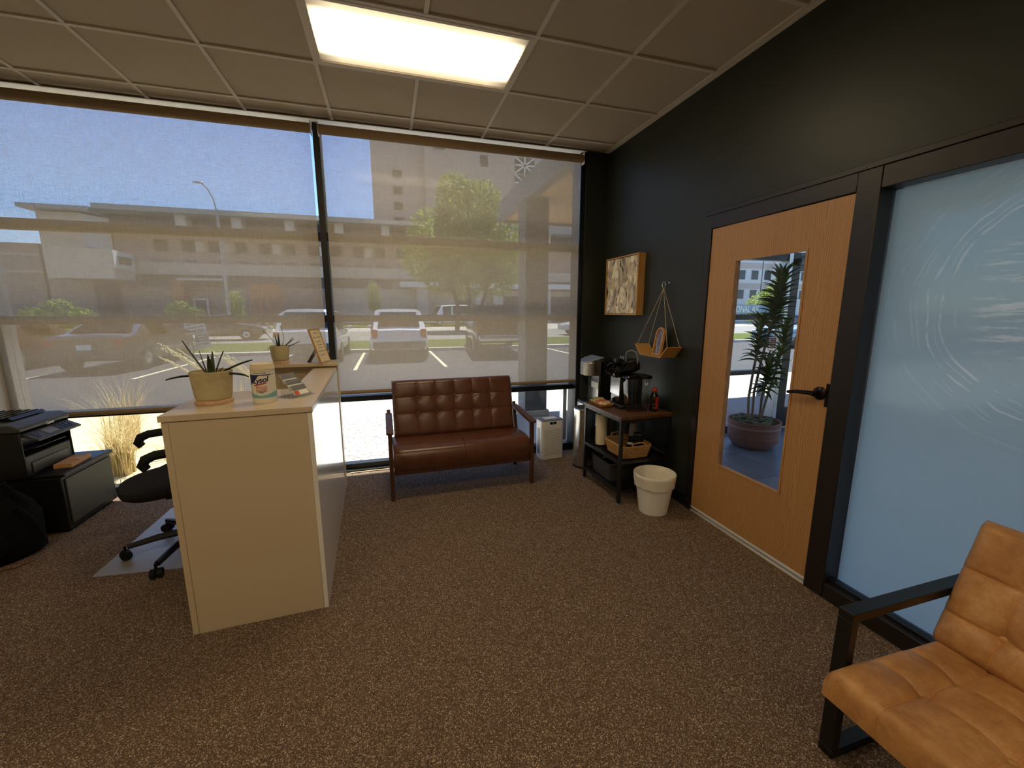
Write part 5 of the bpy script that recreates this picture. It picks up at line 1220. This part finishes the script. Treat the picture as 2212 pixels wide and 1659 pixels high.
G().loft([[(x*s, y*s-.115, z) for x, y in rrect(.097, .057, .02)] for z, s in ((.004, .80), (.03, .83), (.135, .90))]).obj('tank_water', 'water', CF, smooth=.5)
G().prism([(.02, .01), (.065, .01), (.055, .21), (.035, .21)], 'y', -.175, -.165).obj('tank_filter', 'acrylic', CF)
for sx in (-1, 1): G().bar((sx*.083, -.165, 0), (sx*.102, -.177, .262), .007, .007).obj('tank_edge', 'acrylic', CF)
G().tube([(.04, -.178, .235), (.042, -.182, .215), (.05, -.182, .212), (.056, -.178, .235)], .002, 6).obj('tank_mark', 'white_plastic', CF)
# snack tray
ST = thing('snack_tray', 'small wicker tray piled with wrapped snack bars on the cart', 'tray', (1.70, 3.06, TOPZ))
G().loft([[(x*s, y*s, z) for x, y in rrect(.055, .115, .02)] for z, s in ((0, .9), (.004, .95), (.024, 1.08), (.026, 1.05), (.008, .92), (.006, .6))]).obj('tray_body', 'rattan', ST)
random.seed(21)
for k in range(15):
    mt = ['snack_b', 'snack_b', 'snack_c', 'snack_a', 'snack_d', 'snack_a', 'snack_c'][min(6, k//2)] if k < 14 else 'snack_c'
    y = .105-.21*k/14
    s_ = thing('snack_bar', {'snack_b': 'green wrapped snack bar at the window end of the snack tray', 'snack_c': 'pale tan wrapped snack bar in the snack tray', 'snack_a': 'pinkish wrapped snack bar in the snack tray', 'snack_d': 'brick red wrapped snack bar in the snack tray'}[mt], 'snack', (1.70+random.uniform(-.01, .01), 3.06+y*.85, TOPZ+.020+random.uniform(0, .012)), random.uniform(-.5, .5), 'snack bars in the tray')
    s_.rotation_euler = (random.uniform(-.5, .5), random.uniform(-.3, .3), random.uniform(-.5, .5)+PI/2*0)
    G().loft([[(x, yy, zz) for yy, zz in ((-.018*q, 0), (.018*q, 0), (.014*q, .012*p), (-.014*q, .012*p))] for x, q, p in ((-.045, 1.1, .1), (-.036, 1, .9), (0, 1, 1.1), (.036, 1, .9), (.045, 1.1, .1))]).obj('wrapper', mt, s_)
# drink bottle
DB = thing('drink_bottle', 'dark drink bottle with orange cap and red label', 'bottle', (1.995, 2.745, TOPZ))
G().lathe([(.030, 0), (.034, .006), (.034, .03), (.032, .035), (.034, .04), (.034, .055), (.032, .06), (.034, .065), (.034, .105), (.030, .125), (.020, .145), (.014, .155), (.014, .165)], 28).obj('bottle_body', 'cola', DB)
G().lathe([(.018, .160), (.019, .163), (.019, .182), (.017, .185)], 24).obj('cap', 'orange_cap', DB)
g = G(); A0 = -PI/2-.75
g.grid([[(.0347*math.cos(A0+.5+1.5*i/10), .0347*math.sin(A0+.5+1.5*i/10), z) for i in range(11)] for z in (.02, .115)]).obj('bottle_label', 'red_label', DB)
# things on the middle shelf
PT = thing('paper_towel', 'paper towel roll on a dark stand on the middle shelf', 'paper towel', (1.722, 3.08, MIDZ))
G().lathe([(.055, 0), (.055, .008), (.008, .010), (.008, .29), (.012, .292)], 24).obj('towel_stand', 'black_metal', PT)
G().lathe([(.018, .012), (.050, .012), (.051, .02), (.051, .268), (.050, .275), (.018, .275), (.018, .012)], 32, cap=False).obj('towel_roll', 'towel', PT)
G().tube([(-.052, .0, .005), (-.057, 0, .05), (-.057, 0, .17)], .004, 6).obj('tension_arm', 'black_metal', PT)
FD = thing('folder', 'pale grey folder standing behind the paper towel roll', 'folder', (1.83, 3.13, MIDZ), .3)
G().box(-.045, .045, -.004, .004, 0, .27).obj('folder_cover', 'grey_plastic', FD, bevel=.001)
CS = thing('grey_canister', 'blue grey canister standing behind the wicker basket', 'canister', (1.945, 3.09, MIDZ))
G().lathe([(.050, 0), (.052, .004), (.052, .245), (.050, .25)], 28).obj('canister_body', 'slate_card', CS); G().lathe([(.053, .25), (.053, .265), (.048, .27)], 28).obj('canister_lid', 'grey_plastic', CS)
BK = thing('wicker_basket', 'woven wicker basket with two handles on the middle shelf', 'basket', (1.825, 2.825, MIDZ), .03)
g = G(); NW = 88
base = rrect(.13, .148, .05, 8)
def per(pts, n):
    P_ = [Vector((p[0], p[1], 0)) for p in pts]; P_.append(P_[0]); L_ = [0]
    for a, b in zip(P_, P_[1:]): L_.append(L_[-1]+(b-a).length)
    out = []
    for i in range(n):
        d_ = L_[-1]*i/n; j = max(k for k in range(len(L_)) if L_[k] <= d_); j = min(j, len(P_)-2)
        out.append(P_[j].lerp(P_[j+1], (d_-L_[j])/max(1e-9, L_[j+1]-L_[j])))
    return out
pr = per(base, NW)
G().loft([[(p.x*s, p.y*s, z) for p in pr] for z, s in ((.004, .88), (.006, .5))]).obj('basket_floor', 'rattan', BK)
for row in range(9):
    z = .008+row*.0105; s_ = .88+.14*(row/8)
    g.tube([(p.x*s_*(1+.022*(1 if (i+row) % 2 else -1)), p.y*s_*(1+.022*(1 if (i+row) % 2 else -1)), z) for i, p in enumerate(pr)], .0062, 5, 0, True)
for i in range(0, NW, 2):
    p = pr[i]; g.tube([(p.x*.88, p.y*.88, .004), (p.x*1.02, p.y*1.02, .098)], .003, 4)
g.obj('weave', 'rattan', BK)
G().tube([(p.x*1.03, p.y*1.03, .102) for p in pr], .0065, 6, 0, True).obj('rim', 'wicker_rim', BK)
for sy in (-1, 1): G().tube([(-.06, sy*.150, .10), (-.055, sy*.154, .128), (0, sy*.156, .135), (.055, sy*.154, .128), (.06, sy*.150, .10)], .0065, 6).obj('handle', 'wicker_rim', BK)
def cup(label, loc, h_=.10, r=.040, up=True, n=1):
    o = thing('paper_cup', label, 'cup', loc)
    if up: G().lathe([(r*.72, 0), (r*.74, .004), (r, h_), (r*1.04, h_+.002), (r*.96, h_+.002), (r*.70, .008), (.001, .008)], 24).obj('cup_wall', 'black_plastic', o); G().lathe([(r*1.0, h_+.001), (r*1.05, h_+.003), (r*1.0, h_+.005), (r*.95, h_+.003), (r*1.0, h_+.001)], 24, cap=False).obj('cup_rim', 'grey_plastic', o)
    else: G().lathe([(r*1.04, 0), (r*1.04, .004), (r, .006), (r*.74, h_-.004), (r*.72, h_)], 24).obj('cup_wall', 'black_plastic', o); G().lathe([(r*.70, h_+.0005), (r*.66, h_+.002), (.001, h_+.002)], 24).obj('cup_base', 'white_paper', o)
    return o
bz = MIDZ+.0075
cup('tall stack of black paper cups in the wicker basket', (1.895, 2.775, bz), .165, .042)
cup('upturned black paper cup with white base in the wicker basket', (1.80, 2.745, bz), .10, .040, False)
JR = thing('creamer_bottle', 'pale plastic bottle behind the black cups in the basket', 'bottle', (1.905, 2.875, bz))
G().lathe([(.030, 0), (.034, .004), (.034, .10), (.033, .13), (.034, .16), (.032, .20), (.022, .225), (.001, .23)], 24).obj('bottle_body', 'mid_grey_panel', JR); G().lathe([(.0345, .06), (.0345, .12)], 24, cap=False).obj('bottle_label', 'black_plastic', JR)
LB_ = thing('storage_bin', 'open black storage bin on the lowest shelf of the cart', 'bin', (1.79, 2.98, LOWZ))
g = G(); outer = [[(x*s, y*s, z) for x, y in rrect(.12, .15, .01, 2)] for z, s in ((0, .93), (.14, 1.0), (.145, 1.03), (.15, 1.03), (.15, .97), (.01, .90))]
g.grid(outer, closed=True); g.face(outer[0]); g.face(outer[-1]); g.obj('bin_wall', 'dark_grey_plastic', LB_, smooth=.4)
G().box(-.10, -.03, -.05, .03, .09, .135).obj('bin_contents', 'black_gloss', LB_, bevel=.01); G().tube([(-.09, .02, .145), (-.06, -.01, .155), (-.04, -.04, .15)], .006, 6).obj('shiny_wrapper', 'chrome', LB_)

# ------------------------------------------------------------------ waste bin with liner
WB = thing('waste_bin', 'round white waste bin with folded plastic liner beside the cart', 'trash can', (1.845, 2.475, 0))
G().lathe([(.098, 0), (.102, .004), (.142, .285), (.147, .29), (.147, .30), (.138, .30), (.098, .012), (.001, .010)], 48).obj('bin_wall', 'white_plastic', WB)
random.seed(9); rings = []
n = 96
def rr_(k, amp, f, ph): return amp*(math.sin(f*2*PI*k/n+ph)+.6*math.sin((f*2+1)*2*PI*k/n+ph*2)+.4*math.sin((f*5+2)*2*PI*k/n))
for z, r, amp, za in ((.205, .1385, .0025, .010), (.212, .1435, .003, .006), (.225, .1425, .0025, .004), (.255, .148, .0022, .002), (.285, .151, .0012, 0), (.300, .152, .0008, 0), (.305, .147, .0005, 0), (.300, .139, .0008, 0), (.26, .130, .003, 0), (.20, .120, .005, 0), (.15, .108, .007, .004), (.135, .05, .01, .008), (.13, .004, 0, 0)):
    rings.append([((r+rr_(k, amp, 5, z*30))*math.cos(2*PI*k/n), (r+rr_(k, amp, 5, z*30))*math.sin(2*PI*k/n), z+rr_(k, za*.6, 3, z*20)) for k in range(n)])
g = G(); g.grid(rings, closed=True); g.obj('bin_liner', 'bag_white', WB, smooth=.9)

# ------------------------------------------------------------------ abstract art on the dark wall
AR = thing('abstract_painting', 'abstract beige and black painting in a thin wood frame', 'painting', (2.10, 3.44, 1.71))
G().box(-.034, .033, -.274, -.264, -.262, .262).box(-.034, .033, .264, .274, -.262, .262).box(-.034, .033, -.264, .264, -.262, -.252).box(-.034, .033, -.264, .264, .252, .262).obj('frame', 'light_wood', AR, smooth=0)
G().box(-.026, .030, -.260, .260, -.248, .248).obj('canvas', 'abstract_canvas', AR, smooth=0)
# hanging shelf
HS = thing('hanging_shelf', 'small wooden shelf hung by twine from a ring on the wall', 'wall shelf', (2.06, 2.835, 1.126))
xa, xb = -.068, .068
G().box(xa, xb, -.13, .13, 0, .008).obj('shelf_board', 'light_wood', HS, smooth=0)
for sy in (-1, 1): G().prism([(sy*.13, 0), (sy*.135, .0), (sy*.212, .084), (sy*.205, .088), (sy*.128, .009)], 'x', xa, xb).obj('side_board', 'light_wood', HS, smooth=0)
tp = Vector((.045, .025, .535))
for sy in (-1, 1):
    for x in (xa+.012, xb-.012): G().tube([(x, sy*.198, .083), tp], .0022, 5).obj('twine', 'twine', HS)
G().tube([tp+Vector((0, .02*math.cos(a), .025+.025*math.sin(a))) for a in [2*PI*k/20 for k in range(20)]], .0022, 6, 0, True).obj('hang_ring', 'chrome', HS)
for k, (y, z, lab) in enumerate(((2.87, 1.705, 'small chrome hook holding the hanging shelf ring'), (2.815, 1.70, 'small bare chrome screw head beside the shelf hook'))):
    o = thing('wall_hook', lab, 'hook', (XR, y, z))
    if k == 0: G().tube([(0, 0, .012), (-.018, 0, .010), (-.030, 0, -.002), (-.032, 0, -.016), (-.026, 0, -.020)], .0025, 6).obj('hook', 'chrome', o)
    else: G().lathe([(.003, 0), (.003, .012), (.008, .014), (.006, .018)], 10, (0, 0, 0), 0, 'x').tf(Matrix.Rotation(PI, 4, 'Z')).obj('screw', 'chrome', o)
AF_ = thing('arched_frame', 'arched wood photo frame with lavender print on the hanging shelf', 'picture frame', (2.055, 2.83, 1.1345), -.12)
def arch(w, h0, n=14): return [(-w, 0), (w, 0)] + [(w*math.cos(PI*k/n), h0+w*math.sin(PI*k/n)) for k in range(n+1)]
Ma = Matrix.Rotation(.16, 4, 'Y')
o1 = arch(.062, .16); i1 = arch(.050, .16); i1 = [(y, z+(.012 if z == 0 else 0)) for y, z in i1]
g = G()
for x0_, x1_ in ((-.012, .006),):
    A_ = [[(x, y, z) for y, z in o1] for x in (x0_, x1_)]; B_ = [[(x, y, z) for y, z in i1] for x in (x0_, x1_)]
    g.grid([A_[0], A_[1]], closed=True); g.grid([B_[0], B_[1]], closed=True); g.grid([A_[0], B_[0]], closed=True); g.grid([A_[1], B_[1]], closed=True)
g.tf(Ma).obj('arch_frame', 'light_wood', AF_, smooth=.4)
G().prism(i1, 'x', .0, .003).tf(Ma).obj('photo_print', 'lavender_photo', AF_, smooth=0)
